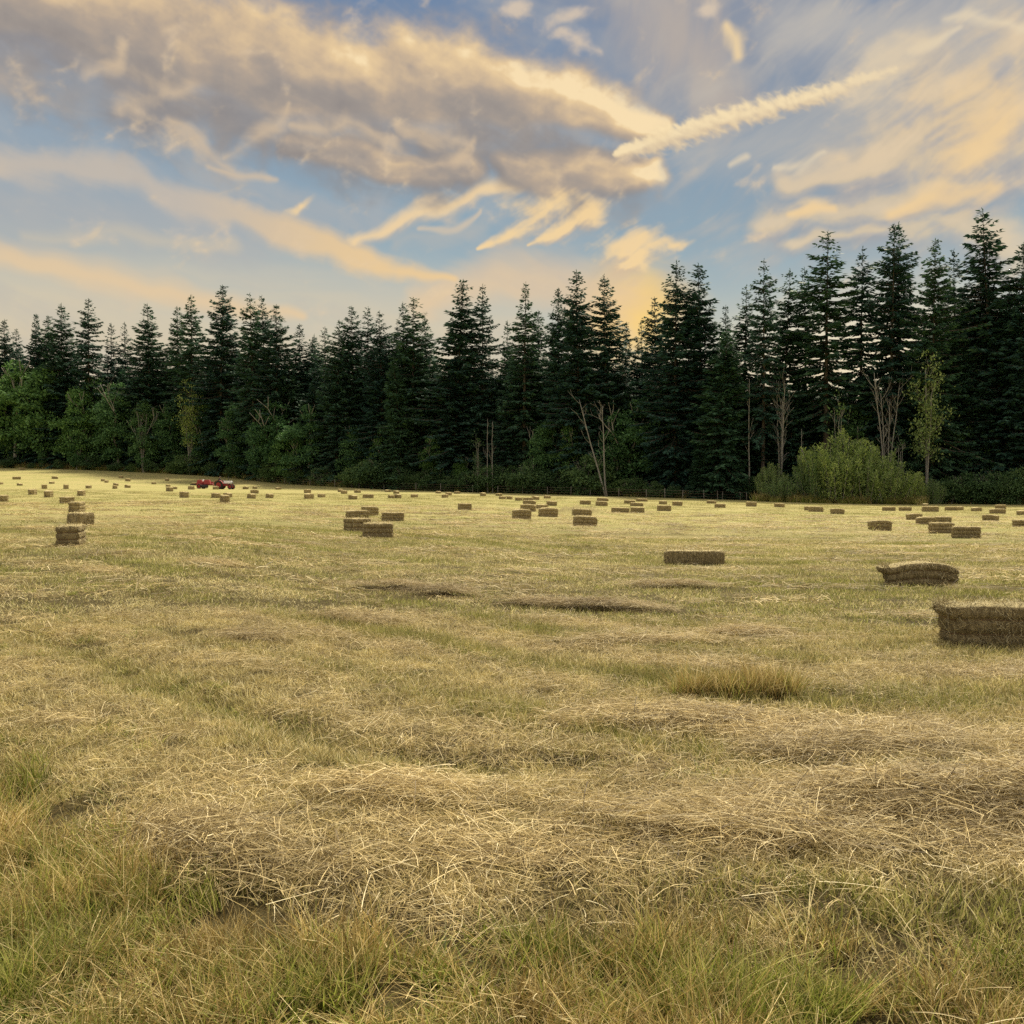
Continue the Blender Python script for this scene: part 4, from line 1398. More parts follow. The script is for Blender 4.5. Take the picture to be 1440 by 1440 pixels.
def empty(name, loc, rz=0.0, **props):
    o = bpy.data.objects.new(name, None)
    o.empty_display_size = 0.3
    o.location = loc
    o.rotation_euler = (0, 0, rz)
    for k, v in props.items():
        o[k] = v
    return link(o)


def part(name, acc, mats, parent, smooth=False, loc=None, bevel=0.0):
    o = bpy.data.objects.new(name, acc.mesh(name, mats, smooth))
    if loc is not None:
        o.location = loc
    if bevel:
        b = o.modifiers.new('bevel', 'BEVEL')
        b.width = bevel
        b.segments = 2
    return link(o, parent)


def wheel(parent, x, y, r, w, name='wheel', rim=None):
    """wheel turning about the y axis: tyre with lugs, rim with hub"""
    a = Acc()
    th = np.linspace(0, 2 * PI, 37)
    prof = [(r * 0.62, -w * 0.40), (r * 0.80, -w * 0.5), (r * 0.96, -w * 0.42), (r, -w * 0.15), (r, w * 0.15), (r * 0.96, w * 0.42), (r * 0.80, w * 0.5), (r * 0.62, w * 0.40)]
    V = np.array([[(q * math.cos(t), p, q * math.sin(t)) for q, p in prof] for t in th[:-1]])
    n, m = V.shape[:2]
    idx = np.arange(n * m).reshape(n, m)
    nx = np.roll(idx, -1, 0)
    Fq = np.stack([idx, nx, np.roll(nx, -1, 1), np.roll(idx, -1, 1)], -1).reshape(-1, 4)
    a.add(V.reshape(-1, 3), Fq)
    for k in range(22):                                   # lugs
        t = k / 22 * 2 * PI
        for s in (-1, 1):
            c, q = math.cos(t), math.sin(t)
            pts = [((r + 0.012) * math.cos(t + s * 0.10 * f), s * w * 0.45 * f, (r + 0.012) * math.sin(t + s * 0.10 * f)) for f in (0.05, 0.5, 1.0)]
            tube(a, pts, 0.022 * r / 0.6, 4)
    tyre = part('tyre', a, [M_TYRE], None, True)
    b = Acc()
    V = [(r * 0.62 * math.cos(t), -w * 0.30, r * 0.62 * math.sin(t)) for t in th[:-1]]
    V += [(r * 0.5 * math.cos(t), -w * 0.12, r * 0.5 * math.sin(t)) for t in th[:-1]]
    V += [(r * 0.62 * math.cos(t), w * 0.30, r * 0.62 * math.sin(t)) for t in th[:-1]]
    V += [(0, -w * 0.12, 0), (0, w * 0.12, 0)]
    k = np.arange(36)
    k1 = (k + 1) % 36
    b.add(V, np.concatenate([np.stack([k, k1, 36 + k1, 36 + k], 1), np.stack([72 + k, 72 + k1, 36 + k1, 36 + k], 1)]),
          np.concatenate([np.stack([36 + k, 36 + k1, np.full(36, 108)], 1), np.stack([36 + k, 36 + k1, np.full(36, 109)], 1)]))
    tube(b, [(0, -w * 0.45, 0), (0, w * 0.45, 0)], r * 0.14, 12)
    for j in range(6):
        t = j * PI / 3
        tube(b, [(r * 0.22 * math.cos(t), -w * 0.2, r * 0.22 * math.sin(t)), (r * 0.22 * math.cos(t), -w * 0.08, r * 0.22 * math.sin(t))], 0.02, 6)
    root = bpy.data.objects.new(name, None)
    root.location = (x, y, r)
    root.empty_display_size = 0.2
    link(root, parent)
    tyre.parent = root
    rm = part('rim', b, [rim or M_RED], root, True)
    return root


TY = 149.0
TX = TY * (309 - 720) / F


def frame_at(x, y, yaw):
    return (x, y, float(gz(x, y)))


def make_tractor():
    yaw = R(-4)
    t = empty('tractor', frame_at(TX, TY, yaw), yaw, label='small old red tractor with white hood and open seat, pulling the baler', category='tractor')
    # x forward; rear axle at 0.35, front axle at 1.95
    wheel(t, 0.10, -0.68, 0.60, 0.34)
    wheel(t, 0.10, 0.68, 0.60, 0.34)
    wheel(t, 1.72, -0.58, 0.36, 0.18)
    wheel(t, 1.72, 0.58, 0.36, 0.18)
    a = Acc()
    box(a, -0.25, 0.55, -0.24, 0.24, 0.42, 0.86, top=(0.08, 0.0, 0.04, 0.04))
    box(a, 0.5, 1.5, -0.17, 0.17, 0.45, 0.80)
    box(a, 1.5, 1.98, -0.15, 0.15, 0.42, 0.72, top=(0, 0.05, 0.02, 0.02))
    tube(a, [(0.10, -0.62, 0.60), (0.10, 0.62, 0.60)], 0.10, 12)
    tube(a, [(1.72, -0.55, 0.36), (1.72, -0.1, 0.46), (1.72, 0.1, 0.46), (1.72, 0.55, 0.36)], 0.05, 8)
    tube(a, [(-0.25, 0, 0.42), (-0.85, 0, 0.40)], 0.04, 6)
    part('chassis', a, [M_RED], t, False, bevel=0.015)
    a = Acc()
    box(a, 0.62, 1.92, -0.24, 0.24, 0.82, 1.20, top=(0.02, 0.10, 0.05, 0.05))
    h = part('hood', a, [M_WHITE], t, False, bevel=0.04)
    a = Acc()
    box(a, 1.925, 1.95, -0.18, 0.18, 0.72, 1.08, top=(0, 0.02, 0.02, 0.02))
    part('grille', a, [M_DARK], h)
    for s in (-1, 1):
        a = Acc()
        tube(a, [(1.80, s * 0.29, 0.98), (1.88, s * 0.29, 0.98), (1.90, s * 0.29, 0.98)], [0.05, 0.08, 0.07], 12)
        part('headlight', a, [M_GALV], h, True)
        a = Acc()                                         # mudguard: an arc over the rear wheel
        th = np.linspace(R(15), R(165), 12)
        V, Fq = [], []
        for k, q in enumerate(th):
            for (rr, yy) in ((0.68, 0.50), (0.68, 0.86), (0.70, 0.86), (0.70, 0.50)):
                V.append((0.10 + rr * math.cos(q), s * yy, 0.60 + rr * math.sin(q)))
            if k:
                for j in range(4):
                    Fq.append(((k - 1) * 4 + j, (k - 1) * 4 + (j + 1) % 4, k * 4 + (j + 1) % 4, k * 4 + j))
        a.add(V, Fq)
        part('mudguard', a, [M_RED], t)
    a = Acc()
    tube(a, [(1.28, 0.12, 1.18), (1.28, 0.12, 1.46), (1.28, 0.12, 1.72), (1.25, 0.12, 1.78)], [0.03, 0.05, 0.03, 0.03], 10)
    part('exhaust_pipe', a, [M_DARK], t, True)
    a = Acc()
    tube(a, [(0.62, 0, 1.05), (0.48, 0, 1.22)], 0.02, 6)
    th = np.linspace(0, 2 * PI, 25)
    ring = [(0.48 + 0.10 * math.sin(q), 0.19 * math.cos(q), 1.22 + 0.15 * math.sin(q)) for q in th]
    tube(a, ring, 0.014, 6)
    for q in (0.5, 2.6, 4.7):
        tube(a, [(0.48, 0, 1.22), (0.48 + 0.10 * math.sin(q), 0.19 * math.cos(q), 1.22 + 0.15 * math.sin(q))], 0.01, 5)
    part('steering_wheel', a, [M_DARK], t, True)
    a = Acc()
    box(a, -0.28, 0.12, -0.22, 0.22, 0.90, 0.97, top=(0.02, 0.02, 0.03, 0.03))
    box(a, -0.34, -0.27, -0.21, 0.21, 0.95, 1.22, top=(-0.04, 0.0, 0.05, 0.05))
    tube(a, [(-0.08, 0, 0.80), (-0.08, 0, 0.92)], 0.05, 8)
    part('seat', a, [M_DARK], t, bevel=0.02)
    # a dark counterweight carrier in front
    a = Acc()
    box(a, 1.98, 2.10, -0.2, 0.2, 0.45, 0.60)
    part('front_weight', a, [M_DARK], t, bevel=0.01)
    return t, yaw


tractor, TYAW = make_tractor()


def tloc(x, y, z):
    c, s = math.cos(TYAW), math.sin(TYAW)
    wx, wy = TX + x * c - y * s, TY + x * s + y * c
    return wx, wy, z


def make_baler():
    bx, by, _ = tloc(-2.25, 0.05, 0)
    b = empty('baler', (bx, by, float(gz(bx, by))), TYAW, label='faded red hay baler behind the tractor, dark chute at its back', category='baler')
    a = Acc()                                            # bale chamber, along x
    box(a, -1.15, 1.15, 0.0, 0.55, 0.50, 1.02)
    box(a, -1.15, -0.35, -0.02, 0.57, 1.02, 1.30, top=(0.12, 0.18, 0.05, 0.05))
    box(a, -1.05, -0.2, -0.55, 0.0, 0.55, 1.28, top=(0.15, 0.1, 0.06, 0.0))
    part('bale_chamber', a, [M_RED], b, bevel=0.02)
    a = Acc()
    box(a, 0.05, 1.10, -0.62, -0.01, 0.62, 1.30, top=(0.05, 0.22, 0.06, 0.0))
    part('flywheel_cover', a, [M_RED], b, bevel=0.05)
    a = Acc()
    box(a, -0.18, 0.03, -0.50, -0.02, 1.10, 1.34, top=(0.03, 0.03, 0.05, 0))
    part('knotter_cover', a, [M_WHITE], b, bevel=0.02)
    a = Acc()
    tube(a, [(-0.2, -0.75, 0.36), (0.75, -0.75, 0.36)], 0.24, 14)
    for k in range(9):
        for q in range(8):
            x = -0.15 + k * 0.105
            t = q * PI / 4 + k * 0.3
            tube(a, [(x, -0.75 + 0.22 * math.cos(t), 0.36 + 0.22 * math.sin(t)), (x, -0.75 + 0.34 * math.cos(t + .2), 0.36 + 0.34 * math.sin(t + .2))], 0.01, 4)
    part('pickup_reel', a, [M_DARK], b)
    a = Acc()
    box(a, -2.15, -1.16, 0.04, 0.50, 0.50, 0.56)
    box(a, -2.15, -1.16, 0.0, 0.035, 0.50, 0.68)
    box(a, -2.15, -1.16, 0.505, 0.54, 0.50, 0.68)
    tube(a, [(-1.2, 0.27, 0.95), (-2.0, 0.27, 0.6)], 0.02, 5)
    part('bale_chute', a, [M_DARK], b)
    a = Acc()
    tube(a, [(1.1, 0.3, 0.55), (1.45, 0.1, 0.42), (1.62, -0.02, 0.40)], 0.06, 8)
    tube(a, [(1.0, -0.1, 0.8), (1.3, -0.05, 0.6), (1.75, -0.03, 0.55)], 0.045, 8)
    part('drawbar', a, [M_RED], b)
    wheel(b, -0.45, -1.02, 0.34, 0.22)
    wheel(b, -0.45, 0.80, 0.34, 0.22)
    return b


baler = make_baler()
_bx, _by, _ = tloc(-2.25 - 1.62, 0.05 + 0.27, 0)
_o = bpy.data.objects.new('hay_bale', BALE_KINDS[0][0])
_o.scale = (0.8, 0.82, 0.72)
_o.location = (_bx, _by, float(gz(_bx + 1.6, _by)) + 0.585)
_o.rotation_euler = (0, 0, TYAW)
_o['label'], _o['category'], _o['group'] = 'new hay bale riding on the chute at the back of the red baler', 'hay bale', 'hay bales lying about the mown field'
link(_o)


def make_person():
    px, py, _ = tloc(-0.06, 0.0, 0)
    zs = float(gz(TX, TY)) + 0.97
    J = {'pelvis': (0, 0, 0.10), 'belly': (0.01, 0, 0.24), 'chest': (0.03, 0, 0.42), 'neckb': (0.05, 0, 0.55), 'neck': (0.07, 0, 0.61), 'head': (0.09, 0, 0.70), 'crown': (0.09, 0, 0.79)}
    E = [('pelvis', 'belly'), ('belly', 'chest'), ('chest', 'neckb'), ('neckb', 'neck'), ('neck', 'head'), ('head', 'crown')]
    Rd = {'pelvis': (.17, .15), 'belly': (.17, .14), 'chest': (.19, .15), 'neckb': (.10, .08), 'neck': (.055, .055), 'head': (.085, .10), 'crown': (.06, .07)}
    for s, n in ((-1, 'r'), (1, 'l')):
        J.update({n + 'sh': (0.04, s * 0.20, 0.50), n + 'el': (0.16, s * 0.26, 0.26), n + 'wr': (0.40, s * 0.17, 0.27), n + 'ha': (0.49, s * 0.15, 0.29),
                  n + 'hip': (0.04, s * 0.10, 0.09), n + 'kn': (0.44, s * 0.20, 0.13), n + 'an': (0.50, s * 0.22, -0.26), n + 'to': (0.66, s * 0.23, -0.32)})
        E += [('chest', n + 'sh'), (n + 'sh', n + 'el'), (n + 'el', n + 'wr'), (n + 'wr', n + 'ha'), ('pelvis', n + 'hip'), (n + 'hip', n + 'kn'), (n + 'kn', n + 'an'), (n + 'an', n + 'to')]
        Rd.update({n + 'sh': (.075, .075), n + 'el': (.05, .05), n + 'wr': (.034, .03), n + 'ha': (.04, .025), n + 'hip': (.10, .095), n + 'kn': (.07, .07), n + 'an': (.045, .045), n + 'to': (.045, .035)})
        for f in range(4):                               # fingers closed on the wheel
            fn = n + 'f%d' % f
            J.update({fn + 'a': (0.52, s * (0.165 - 0.02 * f), 0.315 - 0.006 * f), fn + 'b': (0.55, s * (0.165 - 0.02 * f), 0.285)})
            E += [(n + 'ha', fn + 'a'), (fn + 'a', fn + 'b')]
            Rd.update({fn + 'a': (.010, .010), fn + 'b': (.008, .008)})
        J[n + 'th'] = (0.50, s * 0.10, 0.27)
        E.append((n + 'ha', n + 'th'))
        Rd[n + 'th'] = (.011, .011)
    names = list(J)
    me = bpy.data.meshes.new('person')
    me.from_pydata([J[k] for k in names], [(names.index(a), names.index(b)) for a, b in E], [])
    tmp = bpy.data.objects.new('person_skeleton', me)
    link(tmp)
    sk = tmp.modifiers.new('skin', 'SKIN')
    for i, k in enumerate(names):
        me.skin_vertices[0].data[i].radius = Rd[k]
    me.skin_vertices[0].data[names.index('pelvis')].use_root = True
    ss = tmp.modifiers.new('smooth', 'SUBSURF')
    ss.levels = ss.render_levels = 2
    dg = bpy.context.evaluated_depsgraph_get()
    ev = tmp.evaluated_get(dg)
    body = bpy.data.meshes.new_from_object(ev)
    bpy.data.objects.remove(tmp)
    skin = paint('skin', (0.45, 0.26, 0.18), 0.6, 0.0)
    shirt = paint('dark_green_shirt', (0.03, 0.032, 0.028), 0.9, 0.1)
    jeans = paint('dark_trousers', (0.03, 0.035, 0.05), 0.9, 0.1)
    boots = paint('brown_boots', (0.05, 0.03, 0.02), 0.7, 0.1)
    body.materials.clear()
    for m in (skin, shirt, jeans, boots):
        body.materials.append(m)
    for p in body.polygons:
        c = p.center
        p.use_smooth = True
        if c.z > 0.585 or (c.x > 0.41 and c.z > 0.21):
            p.material_index = 0
        elif c.z > 0.17 and c.x < 0.42:
            p.material_index = 1
        elif c.z < -0.22:
            p.material_index = 3
        else:
            p.material_index = 2
    o = bpy.data.objects.new('person', body)
    o.location = (px, py, zs)
    o.rotation_euler = (0, 0, TYAW)
    o.scale = (1.1, 1.1, 1.1)
    o['label'] = 'driver in dark clothes and cap, hands on the tractor steering wheel'
    o['category'] = 'person'
    link(o)
    a = Acc()
    tube(a, [(0.175, 0, 0.70), (0.205, 0, 0.685), (0.18, 0, 0.678)], [0.008, 0.014, 0.01], 6)
    part('nose', a, [skin], o, True)
    for s in (-1, 1):
        a = Acc()
        tube(a, [(0.09, s * 0.085, 0.72), (0.09, s * 0.098, 0.70), (0.09, s * 0.088, 0.675)], [0.012, 0.018, 0.01], 6)
        part('ear', a, [skin], o, True)
    for s in (-1, 1):
        a = Acc()
        tube(a, [(0.168, s * 0.033, 0.715), (0.178, s * 0.033, 0.715)], [0.012, 0.008], 8)
        part('eye', a, [M_DARK], o, True)
    a = Acc()
    tube(a, [(0.09, 0, 0.735), (0.09, 0, 0.77), (0.088, 0, 0.81), (0.085, 0, 0.83)], [0.108, 0.104, 0.075, 0.02], 16)
    box(a, 0.15, 0.27, -0.07, 0.07, 0.742, 0.752, top=(0, 0.02, 0.01, 0.01))
    part('cap', a, [M_DARK], o, True)
    return o


make_person()

# ================================================================== fence, gate, lamp post
def make_fence(name, us, label):
    pts = []
    for u in us:
        y = float(edge_depth(u)) - 3.0
        x = y * (u - 720) / F
        pts.append((x, y, float(gz(x, y))))
    x0, y0, z0 = pts[0]
    f = empty(name, pts[0], 0, label=label, category='fence', group='wire fences along the foot of the wood')
    rng = random.Random(len(us))
    tops = []
    for (x, y, z) in pts:
        h = 1.0 + 0.3 * rng.random()
        lx = rng.uniform(-0.05, 0.05)
        a = Acc()
        tube(a, [(0, 0, -0.3), (lx * 0.5, 0, h * 0.5), (lx, 0, h)], [0.055, 0.05, 0.045], 8)
        p = part('post', a, [M_WOODP], f, True, loc=(x - x0, y - y0, z - z0))
        tops.append((x - x0 + lx, y - y0, z - z0))
    for hh in (0.35, 0.7, 1.05):
        a = Acc()
        P = []
        for (p, q) in zip(tops, tops[1:]):
            for t in (0, 0.25, 0.5, 0.75):
                P.append((p[0] + (q[0] - p[0]) * t, p[1] + (q[1] - p[1]) * t, p[2] + (q[2] - p[2]) * t + hh - 0.08 * math.sin(PI * t)))
        P.append((tops[-1][0], tops[-1][1], tops[-1][2] + hh))
        tube(a, P, 0.012, 4)
        part('wire', a, [M_RUST], f)


make_fence('wire_fence', [362, 400, 436, 471, 505, 540, 585, 620, 665], 'grey wooden posts and wire at the foot of the wood left of the middle')
make_fence('wire_fence', [700, 735, 770, 803, 830, 870, 909, 935, 960, 990, 1009, 1016, 1041, 1050], 'pale posts and wire under the dark conifers right of the middle')


def make_gate():
    y = float(edge_depth(1420)) - 0.6
    x = y * (1422 - 720) / F
    g = empty('field_gate', (x, y, float(gz(x, y))), 0, label='small galvanised tube gate at the foot of the wood on the far right', category='gate')
    for s in (-1, 1):
        a = Acc()
        tube(a, [(s * 0.75, 0, -0.3), (s * 0.75, 0, 1.35)], 0.07, 8)
        part('post', a, [M_WOODP], g, True)
    a = Acc()
    for z in (0.3, 0.6, 0.9, 1.15):
        tube(a, [(-0.66, 0, z), (0.66, 0, z)], 0.022, 6)
    for xx in (-0.66, 0.0, 0.66):
        tube(a, [(xx, 0.004, 0.28), (xx, 0.004, 1.17)], 0.022, 6)
    part('gate_frame', a, [M_GALV], g, True)


make_gate()

# ================================================================== trees
def leaf_material(name, lo, mid, hi, trans=0.25, hue=0.0):
    m, nt, b = new_mat(name)
    r = nattr(nt, 'rnd')
    oi = nt.nodes.new('ShaderNodeObjectInfo').outputs['Random']
    tcn = nt.nodes.new('ShaderNodeTexCoord')
    n = nnoise(nt, tcn.outputs['Object'], 0.45, 3, 0.6)
    f = nmath(nt, 'ADD', nmath(nt, 'MULTIPLY', r, 0.6), nmath(nt, 'MULTIPLY', n, 0.5))
    c = nramp(nt, f, [(0.15, lo), (0.5, mid), (0.85, hi)])
    c = nmix(nt, 1.0, c, nramp(nt, oi, [(0, (0.72, 0.80, 0.85)), (0.5, (1, 1, 1)), (1, (1.25, 1.2, 0.95))]), 'MULTIPLY')
    leafy(nt, b, c, trans, 0.65)
    return m


M_FIR = leaf_material('fir_needles', (0.020, 0.054, 0.038), (0.040, 0.098, 0.066), (0.074, 0.155, 0.100), 0.12)
M_CEDAR = leaf_material('cedar_sprays', (0.028, 0.075, 0.040), (0.058, 0.130, 0.066), (0.105, 0.20, 0.090), 0.15)
M_LEAF = leaf_material('alder_leaves', (0.045, 0.110, 0.045), (0.110, 0.225, 0.080), (0.21, 0.37, 0.135), 0.35)
M_WILLOW = leaf_material('willow_leaves', (0.12, 0.18, 0.060), (0.26, 0.36, 0.12), (0.45, 0.55, 0.21), 0.38)
M_BRUSH = leaf_material('brush_leaves', (0.045, 0.095, 0.036), (0.100, 0.180, 0.066), (0.18, 0.28, 0.105), 0.3)


def bark_material(name, lo, hi, sc=6.0):
    m, nt, b = new_mat(name)
    tcn = nt.nodes.new('ShaderNodeTexCoord')
    n = nnoise(nt, mk(nt, 'ShaderNodeMapping', {'Vector': tcn.outputs['Object'], 'Scale': (sc, sc, sc * 0.2)}).outputs[0], 1.0, 5, 0.7, 0.5)
    c = nramp(nt, n, [(0.3, lo), (0.7, hi)])
    nt.links.new(c, b.inputs['Base Color'])
    nt.links.new(mk(nt, 'ShaderNodeBump', {'Height': n, 'Strength': 1.0, 'Distance': 0.05}).outputs[0], b.inputs['Normal'])
    return m


M_BARK = bark_material('fir_bark', (0.05, 0.038, 0.028), (0.17, 0.14, 0.11))
M_PALE = bark_material('pale_bark', (0.16, 0.145, 0.115), (0.42, 0.40, 0.34))
M_SNAG = bark_material('weathered_deadwood', (0.17, 0.16, 0.135), (0.40, 0.375, 0.32))


def cards(acc, C, D, length, width, rng, droop=0.0, mat=0, folded=True):
    """small pointed leaf sprays: kite-shaped quads, at C, pointing along D"""
    n = len(C)
    D = D / (np.linalg.norm(D, axis=1)[:, None] + 1e-9)
    s = np.cross(D, rng.randn(n, 3) * 0.45 + np.array([0, 0, 1.0]))
    s /= np.linalg.norm(s, axis=1)[:, None] + 1e-9
    L, W = length[:, None], width[:, None]
    tip = C + D * L
    tip[:, 2] -= droop * length
    mid = C + D * L * 0.45
    V = np.stack([C, mid + s * W * 0.5, tip, mid - s * W * 0.5], 1)
    if folded:
        V[:, 1, 2] -= width * 0.12
        V[:, 3, 2] -= width * 0.12
    acc.add(V.reshape(-1, 3), np.arange(n * 4).reshape(n, 4), None, mat, rnd=np.repeat(rng.rand(n), 4))


def conifer(seed, H=34.0, cb=0.12, rad=3.9, dens=1.0, spire=1.0, gap=0.0, droop=0.35, lean=0.0, spray=1.0, split=False):
    """Douglas fir: whorls of drooping boughs with upturned tips. Returns (crown, trunk) accumulators"""
    rng = np.random.RandomState(seed)
    crown, trunk = Acc(), Acc()
    wob = rng.randn(2) * 0.25
    n = 14
    zz = np.linspace(0, H, n)
    cx = lean * (zz / H) ** 2 + wob[0] * np.sin(zz / H * 4)
    cy = wob[1] * np.sin(zz / H * 3 + 1)
    r0 = H * 0.012
    rr = r0 * (1 - zz / H) ** 1.15 + 0.012
    tube(trunk, np.stack([cx, cy, zz], 1), rr, 9)
    z = H * cb
    Cs, Ds, Ls, Ws = [], [], [], []
    a0 = rng.rand() * 6
    while z < H - 0.3:
        t = (z - H * cb) / (H * (1 - cb))
        cap = rad * 0.80 * (0.70 + 0.30 * min(1, (t + 0.08) * 4))
        tipr = (0.20 + 0.021 * rad) * spire * (H - z) + 0.15
        reach = (cap ** -3 + tipr ** -3) ** (-1 / 3) * (0.75 + 0.5 * rng.rand())
        prof = min(1.0, reach / (rad * 0.8))
        nb = int(round((4.0 + 2.4 * prof + 1.5 * rng.rand()) * dens))
        up = -0.22 + 0.55 * t
        for k in range(max(2, nb)):
            if rng.rand() < gap * (1 - t):
                continue
            a0 += 2.4
            a = a0 + rng.randn() * 0.3
            L = reach * (0.55 + 0.60 * rng.rand()) * (1 + 0.22 * math.sin(a * 2 + z * 0.35 + seed))
            if rng.rand() < 0.08:
                L *= 1.35
            zb = min(H - 0.3, z + rng.randn() * 0.42)
            bx, by = np.interp(zb, zz, cx), np.interp(zb, zz, cy)
            m = max(3, int(L / 0.26))
            s = np.linspace(0.06, 1, m)
            dr = droop * (0.5 + 1.1 * rng.rand())
            dz = up * L * s - dr * L * s * (1 - t * 0.8) + 0.30 * L * s * s * droop * 1.6
            px, py, pz = bx + np.cos(a) * L * s, by + np.sin(a) * L * s, zb + dz
            if L > 1.2:
                tube(trunk, np.stack([px, py, pz], 1)[[0, m // 2, m - 1]], [0.05 * L / 4 + 0.02, 0.03 * L / 4 + 0.012, 0.008], 4, cap=False)
            ta = np.array([np.cos(a), np.sin(a), 0])
            sd = np.array([-np.sin(a), np.cos(a), 0])
            for j in range(m):
                w = (0.26 + 0.62 * math.sin(PI * min(1, 0.22 + 0.78 * (1 - s[j])))) * min(1, L / 2.6 + 0.36) * spray
                for sg in (-1, 1):
                    kcount = 2 if t < 0.85 else 1
                    for _ in range(kcount):
                        Cs.append((px[j] + rng.randn() * 0.07, py[j] + rng.randn() * 0.07, pz[j] + rng.randn() * 0.06))
                        d = ta * (0.55 + 0.5 * rng.rand()) + sd * sg * (0.5 + 0.6 * rng.rand()) + np.array([0, 0, -0.12 - 0.35 * rng.rand() + 0.30 * t])
                        Ds.append(d)
                        Ls.append(w * (0.7 + 0.6 * rng.rand()))
                        Ws.append(0.23 + 0.16 * rng.rand())
            Cs.append((px[-1], py[-1], pz[-1]))
            Ds.append(ta + np.array([0, 0, 0.35]))
            Ls.append(0.45 + 0.2 * rng.rand())
            Ws.append(0.2)
        z += (0.36 + 0.26 * rng.rand()) * (1.0 + 0.35 * (1 - t)) / (0.6 + 0.4 * dens)
    for k in range(10):                                   # leader
        Cs.append((cx[-1], cy[-1], H - 0.9 + 0.1 * k))
        aa = rng.rand() * 6.28
        Ds.append(np.array([math.cos(aa) * 0.4, math.sin(aa) * 0.4, 1.0]))
        Ls.append(0.35)
        Ws.append(0.10)
    # dead stubs on the bare trunk
    for k in range(int(16 * cb * 3)):
        zb = H * cb * (0.25 + 0.75 * rng.rand())
        a = rng.rand() * 6.28
        L = 0.5 + 1.4 * rng.rand()
        bx, by = np.interp(zb, zz, cx), np.interp(zb, zz, cy)
        tube(trunk, [(bx, by, zb), (bx + L * math.cos(a), by + L * math.sin(a), zb - 0.15 * L)], [0.035, 0.008], 4, cap=False)
    cards(crown, np.array(Cs), np.array(Ds), np.array(Ls), np.array(Ws), rng, 0.12)
    return crown, trunk


def cedar(seed, H=26.0, rad=4.2):
    rng = np.random.RandomState(seed)
    crown, trunk = Acc(), Acc()
    tube(trunk, [(0, 0, 0), (0.1, 0, H * 0.5), (0, 0.1, H)], [0.42, 0.24, 0.03], 9)
    n = 15000
    t = rng.rand(n) ** 0.8
    z = H * (0.03 + 0.97 * (1 - (1 - t)))
    a = rng.rand(n) * 6.283
    f = 1 + 0.25 * perlin(a * 2.2, z * 0.35, 3) + 0.15 * perlin(a * 5, z * 1.2, 9)
    r = rad * (1 - z / H) ** 0.75 * f * (0.55 + 0.45 * rng.rand(n) ** 0.4) + 0.05
    C = np.stack([r * np.cos(a), r * np.sin(a), z], 1)
    D = np.stack([np.cos(a) * 0.6, np.sin(a) * 0.6, -0.75 + 0.2 * rng.randn(n)], 1)
    cards(crown, C, D, 0.45 + 0.45 * rng.rand(n), 0.16 + 0.12 * rng.rand(n), rng)
    return crown, trunk


def branchy(acc, p, d, L, r, depth, rng, ends, spread=0.6, mat=0):
    d = d / np.linalg.norm(d)
    n = 4
    P = [p]
    dd = d.copy()
    for i in range(n):
        dd = dd + rng.randn(3) * 0.10 + np.array([0, 0, 0.05])
        dd /= np.linalg.norm(dd)
        P.append(P[-1] + dd * L / n)
    P = np.array(P)
    tube(acc, P, np.linspace(r, r * 0.6, n + 1), 6 if depth > 1 else 4, mat, cap=depth < 2)
    if depth == 0:
        ends.append(P[-1])
        return
    k = 2 + int(rng.rand() < 0.5)
    for i in range(k):
        a = rng.rand() * 6.283
        o = np.array([math.cos(a), math.sin(a), 0.25]) * spread
        branchy(acc, P[-1] if i < 2 else P[2], dd + o, L * (0.62 + 0.2 * rng.rand()), r * 0.62, depth - 1, rng, ends, spread, mat)
    ends.append(P[-1])


def broadleaf(seed, H=14.0, Wd=4.0, n=9000, leaf=0.34, base=0.05, stems=1, lobes=46, airy=0.0, tall=1.0):
    """round-headed tree or big bush: trunk and limbs, leaf clumps spread through the crown"""
    rng = np.random.RandomState(seed)
    crown, trunk = Acc(), Acc()
    ends = []
    for s in range(stems):
        a = rng.rand() * 6.283
        p = np.array([0.3 * math.cos(a), 0.3 * math.sin(a), -0.1]) * (stems > 1)
        d = np.array([0.3 * math.cos(a), 0.3 * math.sin(a), 1.0]) if stems > 1 else np.array([0.05, 0, 1.0])
        branchy(trunk, p, d, H * 0.38, 0.018 * H * (0.6 if stems > 1 else 1), 3, rng, ends, 0.55)
    LC, LR = [], []
    for k in range(lobes):
        for _ in range(30):
            q = rng.rand(3) * 2 - 1
            if (q * q).sum() < 1:
                break
        z = base * H + (q[2] * 0.5 + 0.5) * H * (0.97 - base)
        t = (z - base * H) / (H * (1 - base))
        prof = (math.sin(PI * min(1, 0.16 + 0.80 * t))) ** 0.6 * (1 - 0.25 * t)
        rad = Wd * prof
        LC.append((q[0] * rad, q[1] * rad, z))
        LR.append((0.16 + 0.14 * rng.rand()) * Wd * (0.8 + 0.4 * prof))
    LC, LR = np.array(LC), np.array(LR)
    top = LC[:, 2] + LR * 0.8 > H
    LC[top, 2] = H - LR[top] * 0.8
    pk = rng.randint(0, lobes, n)
    q = rng.randn(n, 3)
    q /= np.linalg.norm(q, axis=1)[:, None]
    q[:, 2] = np.where(q[:, 2] < -0.3, -q[:, 2] * 0.5, q[:, 2])
    rf = (0.55 + 0.55 * rng.rand(n) ** (0.5 + airy))[:, None]
    C = LC[pk] + q * (LR[pk][:, None] * rf) * np.array([1.15, 1.15, 0.8]) + rng.randn(n, 3) * 0.12
    C[:, 2] = np.maximum(C[:, 2], 0.05)
    D = q * 0.7 + rng.randn(n, 3) * 0.6 + np.array([0, 0, -0.15])
    s = leaf * (0.6 + 0.8 * rng.rand(n))
    cards(crown, C, D, s, s * 0.62, rng, 0.1, folded=False)
    return crown, trunk


